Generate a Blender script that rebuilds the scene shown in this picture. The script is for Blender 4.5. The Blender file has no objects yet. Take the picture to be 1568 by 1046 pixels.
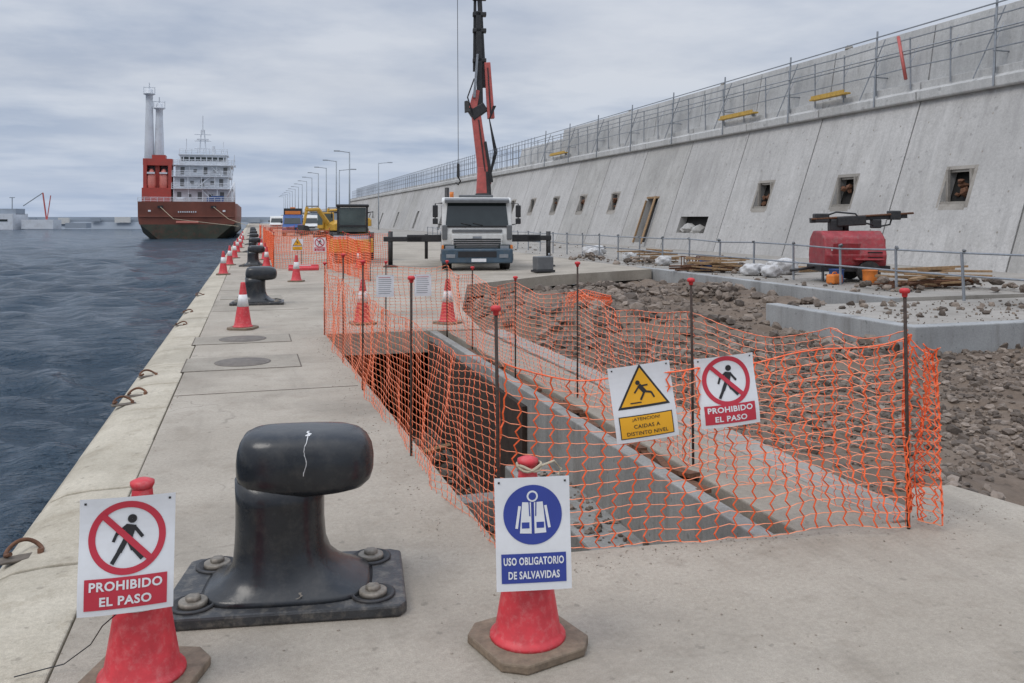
import bpy, math, random
import numpy as np
from mathutils import Vector, Matrix, Euler
random.seed(7); rng=np.random.RandomState(7)
S=bpy.context.scene; C=S.collection
R=math.radians
# ---------------------------------------------------------------- materials
def newmat(name):
    m=bpy.data.materials.new(name); m.use_nodes=True
    nt=m.node_tree; b=nt.nodes['Principled BSDF']; return m,nt,b
def noise(nt,vec,scale,detail=6,rough=.6):
    n=nt.nodes.new('ShaderNodeTexNoise'); n.inputs['Scale'].default_value=scale
    n.inputs['Detail'].default_value=detail; n.inputs['Roughness'].default_value=rough
    nt.links.new(vec,n.inputs['Vector']); return n.outputs['Fac']
def ramp(nt,fac,p0,p1,c0=(0,0,0,1),c1=(1,1,1,1)):
    r=nt.nodes.new('ShaderNodeValToRGB'); r.color_ramp.elements[0].position=p0; r.color_ramp.elements[1].position=p1
    r.color_ramp.elements[0].color=c0; r.color_ramp.elements[1].color=c1
    nt.links.new(fac,r.inputs['Fac']); return r.outputs['Color']
def mix(nt,fac,a,b,mode='MIX'):
    n=nt.nodes.new('ShaderNodeMix'); n.data_type='RGBA'; n.blend_type=mode
    for s,v in ((n.inputs[0],fac),(n.inputs[6],a),(n.inputs[7],b)):
        if isinstance(v,(int,float)): s.default_value=v
        elif isinstance(v,tuple): s.default_value=(v+(1,))[:4]
        else: nt.links.new(v,s)
    return n.outputs[2]
def pos(nt,sc=(1,1,1)):
    g=nt.nodes.new('ShaderNodeNewGeometry'); 
    if sc==(1,1,1): return g.outputs['Position']
    m=nt.nodes.new('ShaderNodeMapping'); m.inputs['Scale'].default_value=sc
    nt.links.new(g.outputs['Position'],m.inputs['Vector']); return m.outputs['Vector']
def mulf(nt,a,k):
    mm=nt.nodes.new('ShaderNodeMath'); mm.operation='MULTIPLY'; nt.links.new(a,mm.inputs[0]); mm.inputs[1].default_value=k; return mm.outputs[0]
def bump(nt,b,h,strength,dist):
    n=nt.nodes.new('ShaderNodeBump'); n.inputs['Strength'].default_value=strength; n.inputs['Distance'].default_value=dist
    nt.links.new(h,n.inputs['Height']); nt.links.new(n.outputs[0],b.inputs['Normal'])
def mat(name,col,rough=.5,metal=0,var=.15,vs=6,bmp=.0,bs=60,dirt=0,dcol=(.12,.10,.08)):
    m,nt,b=newmat(name); p=pos(nt)
    c0=tuple(max(0,x*(1-var)) for x in col); c1=tuple(min(1,x*(1+var)) for x in col)
    f=ramp(nt,noise(nt,p,vs),.3,.7); c=mix(nt,f,c0,c1)
    if dirt>0:
        d=ramp(nt,noise(nt,p,vs*2.3,8,.7),.48,.72)
        c=mix(nt,mulf(nt,d,dirt),c,dcol)
    nt.links.new(c,b.inputs['Base Color']); b.inputs['Roughness'].default_value=rough; b.inputs['Metallic'].default_value=metal
    if bmp: bump(nt,b,noise(nt,p,bs,4),bmp,.01)
    return m
def concrete(name,c0,c1,stain=(.2,.17,.14),st=.5,sc=.7,fine=45,bmp=.35,streak=False,lo=.52,hi=.75,speck=.5,patch=0,crack=0,island=0):
    m,nt,b=newmat(name); p=pos(nt)
    c=mix(nt,ramp(nt,noise(nt,p,sc,8,.65),.32,.68),c0,c1)
    g=ramp(nt,noise(nt,p,fine,6,.75),.25,.75,(.76,.76,.76,1),(1.15,1.15,1.15,1))
    c=mix(nt,1.0,c,g,'MULTIPLY')
    g=ramp(nt,noise(nt,p,fine*4.5,3,.6),.3,.7,(.84,.83,.82,1),(1.12,1.12,1.12,1))
    c=mix(nt,1.0,c,g,'MULTIPLY')
    pv=pos(nt,(1,1,.18)) if streak else p
    s=ramp(nt,noise(nt,pv,sc*3.1,10,.72),lo,hi)
    c=mix(nt,mulf(nt,s,st),c,stain)
    if streak:
        s=ramp(nt,noise(nt,pos(nt,(.3,1,.07)),2.6,8,.68),.50,.70); c=mix(nt,mulf(nt,s,.42),c,tuple(x*.52 for x in c0))
        s=ramp(nt,noise(nt,pos(nt,(.3,1,.10)),1.1,7,.6),.56,.72); c=mix(nt,mulf(nt,s,.35),c,tuple(min(1,x*1.25) for x in c1))
    if patch:
        s=ramp(nt,noise(nt,p,sc*.45,9,.62),.50,.62); c=mix(nt,mulf(nt,s,patch),c,tuple(x*.62 for x in c0))
        s=ramp(nt,noise(nt,pos(nt,(3.2,.35,1)),sc*1.2,6,.6),.55,.75); c=mix(nt,mulf(nt,s,patch*.7),c,tuple(x*.6 for x in c0))
        s=ramp(nt,noise(nt,p,sc*5,9,.75),.56,.66); c=mix(nt,mulf(nt,s,patch*.6),c,tuple(x*.66 for x in c0))
    if crack:
        v=nt.nodes.new('ShaderNodeTexVoronoi'); v.feature='DISTANCE_TO_EDGE'; v.inputs['Scale'].default_value=crack
        wv=nt.nodes.new('ShaderNodeVectorMath'); wv.operation='ADD'
        nz=nt.nodes.new('ShaderNodeTexNoise'); nz.inputs['Scale'].default_value=3; nz.inputs['Detail'].default_value=6; nt.links.new(p,nz.inputs['Vector'])
        sc_=nt.nodes.new('ShaderNodeVectorMath'); sc_.operation='SCALE'; sc_.inputs[3].default_value=.5; nt.links.new(nz.outputs['Color'],sc_.inputs[0])
        nt.links.new(p,wv.inputs[0]); nt.links.new(sc_.outputs[0],wv.inputs[1]); nt.links.new(wv.outputs[0],v.inputs['Vector'])
        k=ramp(nt,v.outputs['Distance'],.0,.006,(1,1,1,1),(0,0,0,1)); k=mix(nt,1,k,ramp(nt,noise(nt,p,.8),.52,.6),'MULTIPLY')
        c=mix(nt,mulf(nt,k,.5),c,tuple(x*.4 for x in c0))
    k=ramp(nt,noise(nt,p,fine*.35,3,.5),.66,.72)
    c=mix(nt,mulf(nt,k,speck),c,tuple(x*.45 for x in c0))
    if island:
        g_=nt.nodes.new('ShaderNodeNewGeometry'); f=ramp(nt,g_.outputs['Random Per Island'],0,1,(.45,.43,.42,1),(1.55,1.52,1.5,1)); c=mix(nt,1.0,c,f,'MULTIPLY')
    nt.links.new(c,b.inputs['Base Color']); b.inputs['Roughness'].default_value=.92
    h=mix(nt,.5,noise(nt,p,fine*2.5,5,.7),noise(nt,p,fine*.2,4,.6)); bump(nt,b,h,bmp,.015)
    return m
M={}
M['pave']=concrete('pavement_concrete',(.335,.295,.24),(.435,.39,.325),(.20,.165,.125),.6,.8,40,.6,patch=.55,crack=.35)
M['cope']=concrete('cope_concrete',(.40,.355,.275),(.54,.49,.395),(.22,.18,.12),.65,1.3,40,.5,patch=.35)
M['slab']=concrete('slab_concrete',(.28,.26,.23),(.38,.355,.32),(.15,.12,.095),.7,.5,patch=.45)
M['mslab']=concrete('manhole_slab',(.28,.25,.205),(.36,.325,.27),(.2,.165,.13),.6,1.5,patch=.3)
M['wallA']=concrete('wall_concrete_a',(.40,.39,.375),(.48,.47,.455),(.25,.24,.22),.6,.35,9,.3,True,patch=.3)
M['wallB']=concrete('wall_concrete_b',(.375,.365,.345),(.455,.445,.425),(.23,.22,.20),.65,.45,9,.3,True,patch=.35)
M['wallC']=concrete('wall_concrete_c',(.425,.415,.40),(.50,.49,.475),(.27,.26,.24),.55,.3,9,.3,True,patch=.3)
M['wallTop']=concrete('parapet_concrete',(.44,.44,.43),(.54,.54,.53),(.30,.29,.275),.65,.4,10,.25,True,patch=.25)
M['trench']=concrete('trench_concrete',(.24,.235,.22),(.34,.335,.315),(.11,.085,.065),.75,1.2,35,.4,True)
M['face']=concrete('slab_face_concrete',(.27,.275,.275),(.40,.41,.41),(.14,.12,.10),.65,.6,30,.35,True)
M['dirt']=concrete('gravel_soil',(.115,.083,.06),(.20,.152,.113),(.07,.05,.037),.7,.9,22,1.0)
M['stone']=concrete('stone_grey',(.125,.10,.08),(.225,.19,.16),(.09,.07,.055),.6,5,30,.5,island=1)
M['grit']=concrete('grit_grey',(.24,.20,.16),(.34,.30,.25),(.15,.12,.1),.4,5,30,.5)
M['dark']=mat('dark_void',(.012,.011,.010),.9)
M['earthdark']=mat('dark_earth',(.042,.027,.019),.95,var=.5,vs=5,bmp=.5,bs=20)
M['black']=mat('black_paint',(.016,.018,.021),.25,0,.3,5,.15,22,.22,(.12,.11,.095))
M['blackM']=mat('black_steel',(.03,.03,.032),.5,.2,.3,9,dirt=.3)
M['plate']=mat('bollard_plate_paint',(.035,.036,.038),.42,0,.4,7,.3,60,.75,(.19,.17,.14))
M['bolt']=mat('bolt_steel',(.24,.215,.18),.6,.4,.3,30,dirt=.5)
M['rust']=mat('rust',(.13,.06,.032),.9,0,.5,25,.5,60)
M['rebar']=mat('rebar_dark',(.06,.042,.034),.8,.2,.4,40)
M['cap']=mat('red_cap',(.55,.03,.035),.5)
M['cone']=mat('cone_red',(.56,.037,.048),.5,0,.18,14,dirt=.5,dcol=(.58,.22,.21))
M['coneW']=mat('cone_white',(.70,.70,.70),.45,dirt=.4,dcol=(.4,.35,.3))
M['coneB']=mat('cone_base_rubber',(.20,.15,.105),.85,0,.3,20,.4,60,dirt=.4)
M['netV']=mat('net_orange',(.82,.115,.022),.5,0,.15,8)
M['netH']=mat('net_orange_pale',(.84,.28,.14),.5,0,.15,8)
M['netF']=mat('net_faded',(.82,.29,.16),.55,0,.15,8)
M['netG']=mat('net_faded_vertical',(.78,.15,.05),.55,0,.15,8)
M['white']=mat('sign_white',(.74,.75,.77),.4,0,.05,9,dirt=.12,dcol=(.5,.48,.44))
M['sred']=mat('sign_red',(.52,.035,.06),.4,0,.05)
M['sblack']=mat('sign_black',(.02,.02,.022),.45)
M['sblue']=mat('sign_blue',(.035,.06,.30),.4,0,.05)
M['syel']=mat('sign_yellow',(.80,.40,.02),.4,0,.05)
M['wpaint']=mat('white_paint',(.60,.60,.58),.4,0,.08,3,dirt=.3,dcol=(.35,.3,.25))
M['glass']=mat('dark_glass',(.02,.028,.03),.08,0,.2,2)
M['cabglass']=mat('cab_glass',(.07,.09,.085),.12,0,.3,1.5)
M['grey']=mat('grey_plastic',(.12,.125,.13),.5)
M['blued']=mat('bumper_blue_grey',(.05,.085,.12),.4,0,.2,4,dirt=.3,dcol=(.2,.17,.14))
M['tyre']=mat('tyre_rubber',(.03,.03,.03),.85,dirt=.5)
M['crane']=mat('crane_red',(.47,.10,.085),.45,0,.2,4,dirt=.45,dcol=(.22,.11,.1))
M['galv']=mat('galvanised_steel',(.27,.29,.315),.45,.4,.2,6,dirt=.3,dcol=(.2,.18,.16))
M['yellow']=mat('machine_yellow',(.55,.31,.03),.45,0,.15,5,dirt=.4)
M['blue']=mat('blue_paint',(.03,.08,.24),.45,dirt=.2)
M['orange']=mat('orange_paint',(.65,.19,.03),.5,dirt=.3)
M['comp']=mat('compressor_red',(.30,.03,.038),.5,0,.25,4,dirt=.5,dcol=(.26,.18,.16))
M['hull']=mat('hull_brown',(.205,.068,.045),.6,0,.25,.25,dirt=.5,dcol=(.13,.06,.045))
M['hullg']=mat('hull_green',(.06,.065,.045),.6,0,.3,.4,dirt=.6,dcol=(.18,.06,.04))
M['shipW']=mat('ship_white',(.58,.61,.65),.5,0,.1,.4,dirt=.35,dcol=(.36,.33,.31))
M['shipR']=mat('ship_red',(.40,.055,.04),.5,0,.1,.4,dirt=.3)
M['pink']=mat('lifeboat_orange',(.60,.2,.16),.5)
M['wood']=mat('timber',(.30,.19,.10),.8,0,.3,12,dirt=.3)
M['woody']=mat('yellow_formwork',(.50,.31,.06),.7,0,.2,6,dirt=.4)
M['bag']=mat('white_sack',(.55,.55,.55),.8,0,.12,10,.6,20,dirt=.5,dcol=(.30,.26,.22))
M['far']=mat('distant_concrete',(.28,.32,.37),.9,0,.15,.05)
M['rope']=mat('rope',(.42,.36,.26),.9)
M['lamp']=mat('lamp_post_grey',(.30,.33,.36),.5)
M['iron']=mat('manhole_iron',(.15,.13,.11),.7,.1,.25,10,.5,60)  # iron of the manhole lids, dark in its own colour
M['joint']=mat('joint_dark',(.12,.10,.08),.95,0,.3,20)
# ---------------------------------------------------------------- geometry helpers
def E(name,loc=(0,0,0),rz=0,rot=None):
    o=bpy.data.objects.new(name,None); C.objects.link(o); o.location=loc
    o.rotation_euler=rot if rot else (0,0,R(rz)); o.empty_display_size=.1; return o
def mesh(name,par,vs,fs,m,smooth=False):
    me=bpy.data.meshes.new(name); me.from_pydata([tuple(v) for v in vs],[],[tuple(f) for f in fs]); me.update()
    mm=m if isinstance(m,list) else [m]
    for x in mm: me.materials.append(M[x] if isinstance(x,str) else x)
    if smooth:
        for p in me.polygons: p.use_smooth=True
    o=bpy.data.objects.new(name,me); C.objects.link(o)
    if par: o.parent=par
    return o
def bev(o,w,seg=2):
    b=o.modifiers.new('bevel','BEVEL'); b.width=w; b.segments=seg; b.limit_method='ANGLE'; b.angle_limit=R(35); return o
def boxvf(c,s,rot=None):
    vs=[]
    for x in(-.5,.5):
        for y in(-.5,.5):
            for z in(-.5,.5):
                v=Vector((x*s[0],y*s[1],z*s[2]))
                if rot is not None: v=rot@v
                vs.append(v+Vector(c))
    return vs,[(0,1,3,2),(4,6,7,5),(0,4,5,1),(2,3,7,6),(0,2,6,4),(1,5,7,3)]
def box(name,par,c,s,m,bv=0,rot=None):
    r=None
    if rot: r=Euler([R(a) for a in rot]).to_matrix()
    v,f=boxvf(c,s,r); o=mesh(name,par,v,f,m)
    if bv: bev(o,bv)
    return o
def multi(name,par,items,m,bv=0,smooth=False):
    V=[];F=[]
    for v,f in items:
        k=len(V); V+=list(v); F+=[tuple(i+k for i in q) for q in f]
    o=mesh(name,par,V,F,m,smooth)
    if bv: bev(o,bv)
    return o
def tubevf(pts,r,n=6,r1=None,cap=True):
    pts=[Vector(p) for p in pts]; V=[];F=[]; L=len(pts)
    for i,p in enumerate(pts):
        d=(pts[min(i+1,L-1)]-pts[max(i-1,0)])
        if d.length<1e-9: d=Vector((0,0,1))
        d.normalize(); up=Vector((0,0,1)) if abs(d.z)<.9 else Vector((0,1,0))
        a=d.cross(up).normalized(); b=d.cross(a)
        rr=r if r1 is None else r+(r1-r)*i/(L-1)
        for k in range(n):
            t=2*math.pi*k/n; V.append(p+a*math.cos(t)*rr+b*math.sin(t)*rr)
    for i in range(L-1):
        for k in range(n):
            F.append((i*n+k,i*n+(k+1)%n,(i+1)*n+(k+1)%n,(i+1)*n+k))
    if cap: F.append(tuple(range(n-1,-1,-1))); F.append(tuple((L-1)*n+k for k in range(n)))
    return V,F
def tube(name,par,pts,r,m,n=8,r1=None):
    v,f=tubevf(pts,r,n,r1); o=mesh(name,par,v,f,m)
    if n>=8:
        for p in o.data.polygons:
            if len(p.vertices)==4: p.use_smooth=True
    return o
def prismvf(pts,z0,z1):
    n=len(pts); V=[(p[0],p[1],z0) for p in pts]+[(p[0],p[1],z1) for p in pts]
    F=[tuple(range(n-1,-1,-1)),tuple(range(n,2*n))]+[(i,(i+1)%n,n+(i+1)%n,n+i) for i in range(n)]
    return V,F
def prism(name,par,pts,z0,z1,m,bv=0):
    v,f=prismvf(pts,z0,z1); o=mesh(name,par,v,f,m)
    if bv: bev(o,bv)
    return o
def exx(name,par,prof,x0,x1,m,bv=0):
    n=len(prof); V=[(x0,p[0],p[1]) for p in prof]+[(x1,p[0],p[1]) for p in prof]
    F=[tuple(range(n)),tuple(range(2*n-1,n-1,-1))]+[(i,n+i,n+(i+1)%n,(i+1)%n) for i in range(n)]
    o=mesh(name,par,V,F,m)
    if bv: bev(o,bv)
    return o
def lathe(name,par,prof,m,n=28,loc=(0,0,0)):
    V=[];F=[]
    for r,z in prof:
        for k in range(n):
            t=2*math.pi*k/n; V.append((loc[0]+r*math.cos(t),loc[1]+r*math.sin(t),loc[2]+z))
    for i in range(len(prof)-1):
        for k in range(n): F.append((i*n+k,i*n+(k+1)%n,(i+1)*n+(k+1)%n,(i+1)*n+k))
    F.append(tuple(range(n-1,-1,-1))); F.append(tuple((len(prof)-1)*n+k for k in range(n)))
    return mesh(name,par,V,F,m,True)
def loft(name,par,secs,m,n=48,smooth=True):
    V=[];F=[]
    for cx,cy,z,a,b,e in secs:
        for k in range(n):
            t=2*math.pi*k/n; c=math.cos(t); s=math.sin(t)
            V.append((cx+a*math.copysign(abs(c)**(2/e),c),cy+b*math.copysign(abs(s)**(2/e),s),z))
    for i in range(len(secs)-1):
        for k in range(n): F.append((i*n+k,i*n+(k+1)%n,(i+1)*n+(k+1)%n,(i+1)*n+k))
    F.append(tuple(range(n-1,-1,-1))); F.append(tuple((len(secs)-1)*n+k for k in range(n)))
    return mesh(name,par,V,F,m,smooth)
ICO=[];t_=(1+5**.5)/2
for a,b in((-1,t_),(1,t_),(-1,-t_),(1,-t_)): ICO.append((a,b,0))
for a,b in((-1,t_),(1,t_),(-1,-t_),(1,-t_)): ICO.append((0,a,b))
for a,b in((t_,-1),(t_,1),(-t_,-1),(-t_,1)): ICO.append((a,0,b))
ICO=np.array(ICO)/1.9
ICF=np.array([(0,11,5),(0,5,1),(0,1,7),(0,7,10),(0,10,11),(1,5,9),(5,11,4),(11,10,2),(10,7,6),(7,1,8),(3,9,4),(3,4,2),(3,2,6),(3,6,8),(3,8,9),(4,9,5),(2,4,11),(6,2,10),(8,6,7),(9,8,1)])
def stones(name,par,P,sz,m):
    n=len(P); sh=rng.uniform(.6,1.2,(n,1,3))*np.array([1.1,1.1,.85]); jit=rng.uniform(.7,1.25,(n,12,1))
    a=rng.uniform(0,6.28,n); c,s=np.cos(a),np.sin(a)
    V=ICO[None]*jit*sh*np.array(sz)[:,None,None]
    X=V[:,:,0]*c[:,None]-V[:,:,1]*s[:,None]; Y=V[:,:,0]*s[:,None]+V[:,:,1]*c[:,None]
    V=np.stack([X,Y,V[:,:,2]],2)+np.array(P)[:,None,:]
    F=(ICF[None]+(np.arange(n)*12)[:,None,None]).reshape(-1,3)
    return mesh(name,par,V.reshape(-1,3).tolist(),F.tolist(),m)
_T=rng.rand(64,64)
def vn(x,y):
    xi=np.floor(x).astype(int); yi=np.floor(y).astype(int); fx=x-xi; fy=y-yi
    fx=fx*fx*(3-2*fx); fy=fy*fy*(3-2*fy)
    g=lambda a,b:_T[a%64,b%64]
    return (g(xi,yi)*(1-fx)+g(xi+1,yi)*fx)*(1-fy)+(g(xi,yi+1)*(1-fx)+g(xi+1,yi+1)*fx)*fy-.5
# ---------------------------------------------------------------- world / light / camera
w=bpy.data.worlds.new('World'); S.world=w; w.use_nodes=True; nt=w.node_tree; nt.nodes.clear()
out=nt.nodes.new('ShaderNodeOutputWorld'); bg=nt.nodes.new('ShaderNodeBackground'); nt.links.new(bg.outputs[0],out.inputs[0])
sky=nt.nodes.new('ShaderNodeTexSky'); sky.sky_type='NISHITA'; sky.sun_disc=False
SE,SA=R(52),R(250)
sky.sun_elevation=SE; sky.sun_rotation=SA; sky.dust_density=3; sky.air_density=1.2
tc=nt.nodes.new('ShaderNodeTexCoord'); sx=nt.nodes.new('ShaderNodeSeparateXYZ'); nt.links.new(tc.outputs['Generated'],sx.inputs[0])
def math_(op,a,b=None):
    n=nt.nodes.new('ShaderNodeMath'); n.operation=op
    for i,v in enumerate((a,b)):
        if v is None: continue
        if isinstance(v,(int,float)): n.inputs[i].default_value=v
        else: nt.links.new(v,n.inputs[i])
    return n.outputs[0]
zc=math_('MAXIMUM',sx.outputs[2],0.0); zz=math_('ADD',zc,.09)
cx=nt.nodes.new('ShaderNodeCombineXYZ'); nt.links.new(math_('DIVIDE',sx.outputs[0],zz),cx.inputs[0]); nt.links.new(math_('DIVIDE',sx.outputs[1],zz),cx.inputs[1])
cl=ramp(nt,noise(nt,cx.outputs[0],.85,6,.55),.40,.60)
cl2=ramp(nt,noise(nt,cx.outputs[0],.34,3,.5),.40,.60)
cc=mix(nt,cl,(3.7,4.4,5.75),(6.3,6.75,7.6)); cc=mix(nt,math_('MULTIPLY',cl2,.55),cc,(7.0,7.25,7.8))
hz=math_('SUBTRACT',1.0,math_('MINIMUM',math_('MULTIPLY',zc,6.5),1.0))
cc=mix(nt,math_('MULTIPLY',hz,.6),cc,(4.5,5.6,7.5))
zen=math_('ADD',1.0,math_('MULTIPLY',math_('MAXIMUM',math_('SUBTRACT',zc,.28),0),2.2))
vm=nt.nodes.new('ShaderNodeVectorMath'); vm.operation='SCALE'; nt.links.new(cc,vm.inputs[0]); nt.links.new(zen,vm.inputs[3])
fin=mix(nt,.92,sky.outputs[0],vm.outputs[0]); nt.links.new(fin,bg.inputs[0]); bg.inputs[1].default_value=.1
sl=bpy.data.lights.new('sun','SUN'); sl.energy=1.0; sl.angle=R(25); sl.color=(1,.95,.88)
so=bpy.data.objects.new('sun',sl); C.objects.link(so)
d=Vector((math.sin(SA)*math.cos(SE),math.cos(SA)*math.cos(SE),math.sin(SE))); so.rotation_euler=d.to_track_quat('Z','Y').to_euler()
cam=bpy.data.cameras.new('camera'); co=bpy.data.objects.new('camera',cam); C.objects.link(co)
cam.sensor_width=36; cam.lens=29.85; cam.shift_y=-.1195; cam.clip_end=12000; cam.clip_start=.05
co.location=(0,0,1.75); co.rotation_euler=(R(90),0,-math.atan(399/1300)); S.camera=co
S.view_settings.view_transform='Standard'; S.view_settings.look='None'; S.view_settings.exposure=0
# ---------------------------------------------------------------- water
def geo(a,step,g,end):
    o=[a]; s=step
    while o[-1]<end: o.append(o[-1]+s); s*=g
    return o
us=[-x for x in geo(.6,.15,1.014,700)]
us=[400.,60.]+us+[-2500.,-6000.]
vs_=[-6000.,-200.,-30.,-8.]+geo(-2,.17,1.0068,900)+[2500.,6000.]
U,Vv=np.meshgrid(np.array(us),np.array(vs_),indexing='ij'); Z=np.zeros_like(U)
dx=np.zeros_like(U);dy=np.zeros_like(U)
sp=np.maximum(np.abs(np.gradient(np.array(us)))[:,None],np.abs(np.gradient(np.array(vs_)))[None,:])
for i in range(76):
    lam=.45*1.036**i*(1+.2*rng.rand())
    th=R(62)+rng.randn()*.7; k=6.283/lam; kx,ky=math.cos(th)*k,math.sin(th)*k
    A=.0150*lam*np.clip((lam/sp-2.2)/2.5,0,1)*(1 if lam<1.8 else 1.8/lam); ph=rng.rand()*6.28+kx*U+ky*Vv
    Z+=A*np.sin(ph); dx+=A*.9*math.cos(th)*np.cos(ph); dy+=A*.9*math.sin(th)*np.cos(ph)
gust=.85+.7*vn(U*.07+3,Vv*.05); Z*=gust*(U<=0); dx*=(U<-2)
nu,nv=U.shape
VV=np.stack([U+dx,Vv+dy*(U<=0),Z-2.2],2).reshape(-1,3)
I=np.arange(nu*nv).reshape(nu,nv)
FF=np.stack([I[:-1,:-1],I[:-1,1:],I[1:,1:],I[1:,:-1]],2).reshape(-1,4)
mw,nw,b=newmat('sea_water')
b.inputs['Roughness'].default_value=.13; b.inputs['IOR'].default_value=1.33
c=mix(nw,ramp(nw,noise(nw,pos(nw),.06,4),.35,.65),(.017,.040,.066),(.028,.058,.09)); nw.links.new(c,b.inputs['Base Color'])
h1=noise(nw,pos(nw,(.8,1.6,1)),2.2,5,.62); h2=noise(nw,pos(nw,(.7,1.7,1)),.62,5,.62)
hh=mix(nw,.6,h1,h2); bump(nw,b,hh,1.0,1.15)
mesh('sea_water',None,VV.tolist(),FF.tolist(),mw,True)
# ---------------------------------------------------------------- quay
q=E('quay_cope')
items=[]
v=-3.96
while v<420:
    L=1.25 if v<60 else 12.0
    y0,y1=v+.011,v+L-.011
    prof=[(-.748,-3.2),(-.748,-.003),(-1.0,-.006),(-1.14,-.022),(-1.23,-.06),(-1.285,-.12),(-1.31,-.21),(-1.32,-3.2)]
    j=rng.uniform(-.006,.006)
    n=len(prof); Vx=[(a+j,y0,z_+j) for a,z_ in prof]+[(a+j,y1,z_+j) for a,z_ in prof]
    items.append((Vx,[tuple(range(n)),tuple(range(2*n-1,n-1,-1))]+[(i,n+i,n+(i+1)%n,(i+1)%n) for i in range(n)])); v+=L
multi('blocks',q,items,'cope',.01)
box('backing',q,(-1.03,205,-1.72),(.5,424,3.0),'joint')
pv=[(-.735,-8),(7,-8),(5.4,0),(4.62,3.3),(4.5,4.03),(4.40,4.5),(4.1,4.52),(3.62,4.02),(1.27,4.2),(1.08,13.2),(3.5,13.1),(3.9,16),(5.5,22),(9,25),(13.4,27),(13.4,420),(-.735,420)]
pave=E('quay_pavement')
prism('concrete_deck',pave,pv,-.34,0,'pave')
multi('saw_cuts',pave,[boxvf((.17,y,.002),(1.8,.008,.004)) for y in (9.0,17.0,22,27,32)],'joint')
for (u,v_,sx_,sy_) in ((-.10,10.85,1.32,.95),(-.12,12.95,1.32,.8)):
    mh=E('manhole_cover',(u,v_,0))
    box('frame_slab',mh,(0,0,.003),(sx_,sy_,.010),'mslab',.003)
    box('slab_joint',mh,(0,0,.002),(sx_+.03,sy_+.03,.004),'joint')
    lathe('lid',mh,[(.33,.0),(.33,.013),(.30,.015),(.285,.011),(.28,.015),(.02,.016)],'iron')
mh=E('manhole_cover',(.0,18.9,0)); box('frame_slab',mh,(0,.9,.004),(1.3,.8,.014),'mslab'); lathe('lid',mh,[(.3,0),(.3,.02),(.02,.022)],'iron',loc=(0,.9,0))
P=[];sz=[]
for i in range(1300):
    if i<450: u,v_=1.05-abs(rng.randn())*.14,rng.uniform(4.3,13); 
    elif i<850: u,v_=rng.uniform(1.3,4.3),4.12-abs(rng.randn())*.12
    elif i<1100: u,v_=-.74+abs(rng.randn())*.04,rng.uniform(3,25)
    else: u,v_=rng.uniform(-.6,4.4),rng.uniform(2,4.0)
    s=.002+.005*rng.rand()**3; P.append((u,v_,s*.3)); sz.append(s)
stones('pavement_grit',None,P,sz,'grit')
# trench
t=E('trench')
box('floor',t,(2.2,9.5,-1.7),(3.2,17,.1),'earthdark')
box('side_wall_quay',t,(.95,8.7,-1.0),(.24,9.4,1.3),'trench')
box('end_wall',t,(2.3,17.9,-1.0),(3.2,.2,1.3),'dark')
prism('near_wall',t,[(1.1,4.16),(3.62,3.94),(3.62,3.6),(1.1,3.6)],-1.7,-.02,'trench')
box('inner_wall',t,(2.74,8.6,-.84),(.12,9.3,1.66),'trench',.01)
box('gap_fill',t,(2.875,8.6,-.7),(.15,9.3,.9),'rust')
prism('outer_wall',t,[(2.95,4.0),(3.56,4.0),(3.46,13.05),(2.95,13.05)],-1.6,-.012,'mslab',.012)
box('ledge',t,(2.47,5.9,-1.0),(.42,3.4,.9),'trench',.015)
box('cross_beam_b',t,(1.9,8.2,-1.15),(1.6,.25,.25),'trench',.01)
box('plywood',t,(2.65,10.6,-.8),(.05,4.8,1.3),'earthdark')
box('edge_strip',t,(3.72,8.6,-.1),(.3,9,.16),'slab',.01)
its=[]
for i in range(34):
    y=4.6+rng.rand()*7; its.append(boxvf((2.87+rng.randn()*.03,y,-.15+rng.rand()*.12),(rng.uniform(.04,.11),rng.uniform(.3,1.2),.03),Matrix.Rotation(rng.randn()*.1,3,'Z')@Matrix.Rotation(rng.randn()*.08,3,'X')))
multi('rusty_boards',t,its,'rust')
its=[]
for i in range(20): its.append(boxvf((1.6+rng.rand()*.8,4.6+rng.rand()*8,-1.6+rng.rand()*.3),(.12,rng.uniform(.5,1.8),.04),Matrix.Rotation(rng.randn()*.6,3,'Z')))
multi('loose_timber',t,its,'wood')
P=[];sz=[]
for i in range(1200):
    s=.02+.09*rng.rand()**3; P.append((rng.uniform(1.2,2.6),rng.uniform(4.3,13),-1.63+s*.3)); sz.append(s)
for i in range(260):
    s=.012+.035*rng.rand()**2; P.append((rng.uniform(2.81,2.94),rng.uniform(4.1,13),-.23+s*.3)); sz.append(s)
for i in range(160):
    s=.01+.03*rng.rand()**2; P.append((rng.uniform(2.3,2.66),rng.uniform(4.3,7.5),-.55+s*.3)); sz.append(s)
stones('trench_rubble',t,P,sz,'stone')
its=[tubevf([(x,13.3+.05*k,-.36),(x+.03*rng.randn(),13.3,-.36-rng.uniform(.3,1.0))],.012,5) for k,x in enumerate(np.linspace(1.3,2.6,9))]
multi('hanging_rebar',t,its,'rust')
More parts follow.
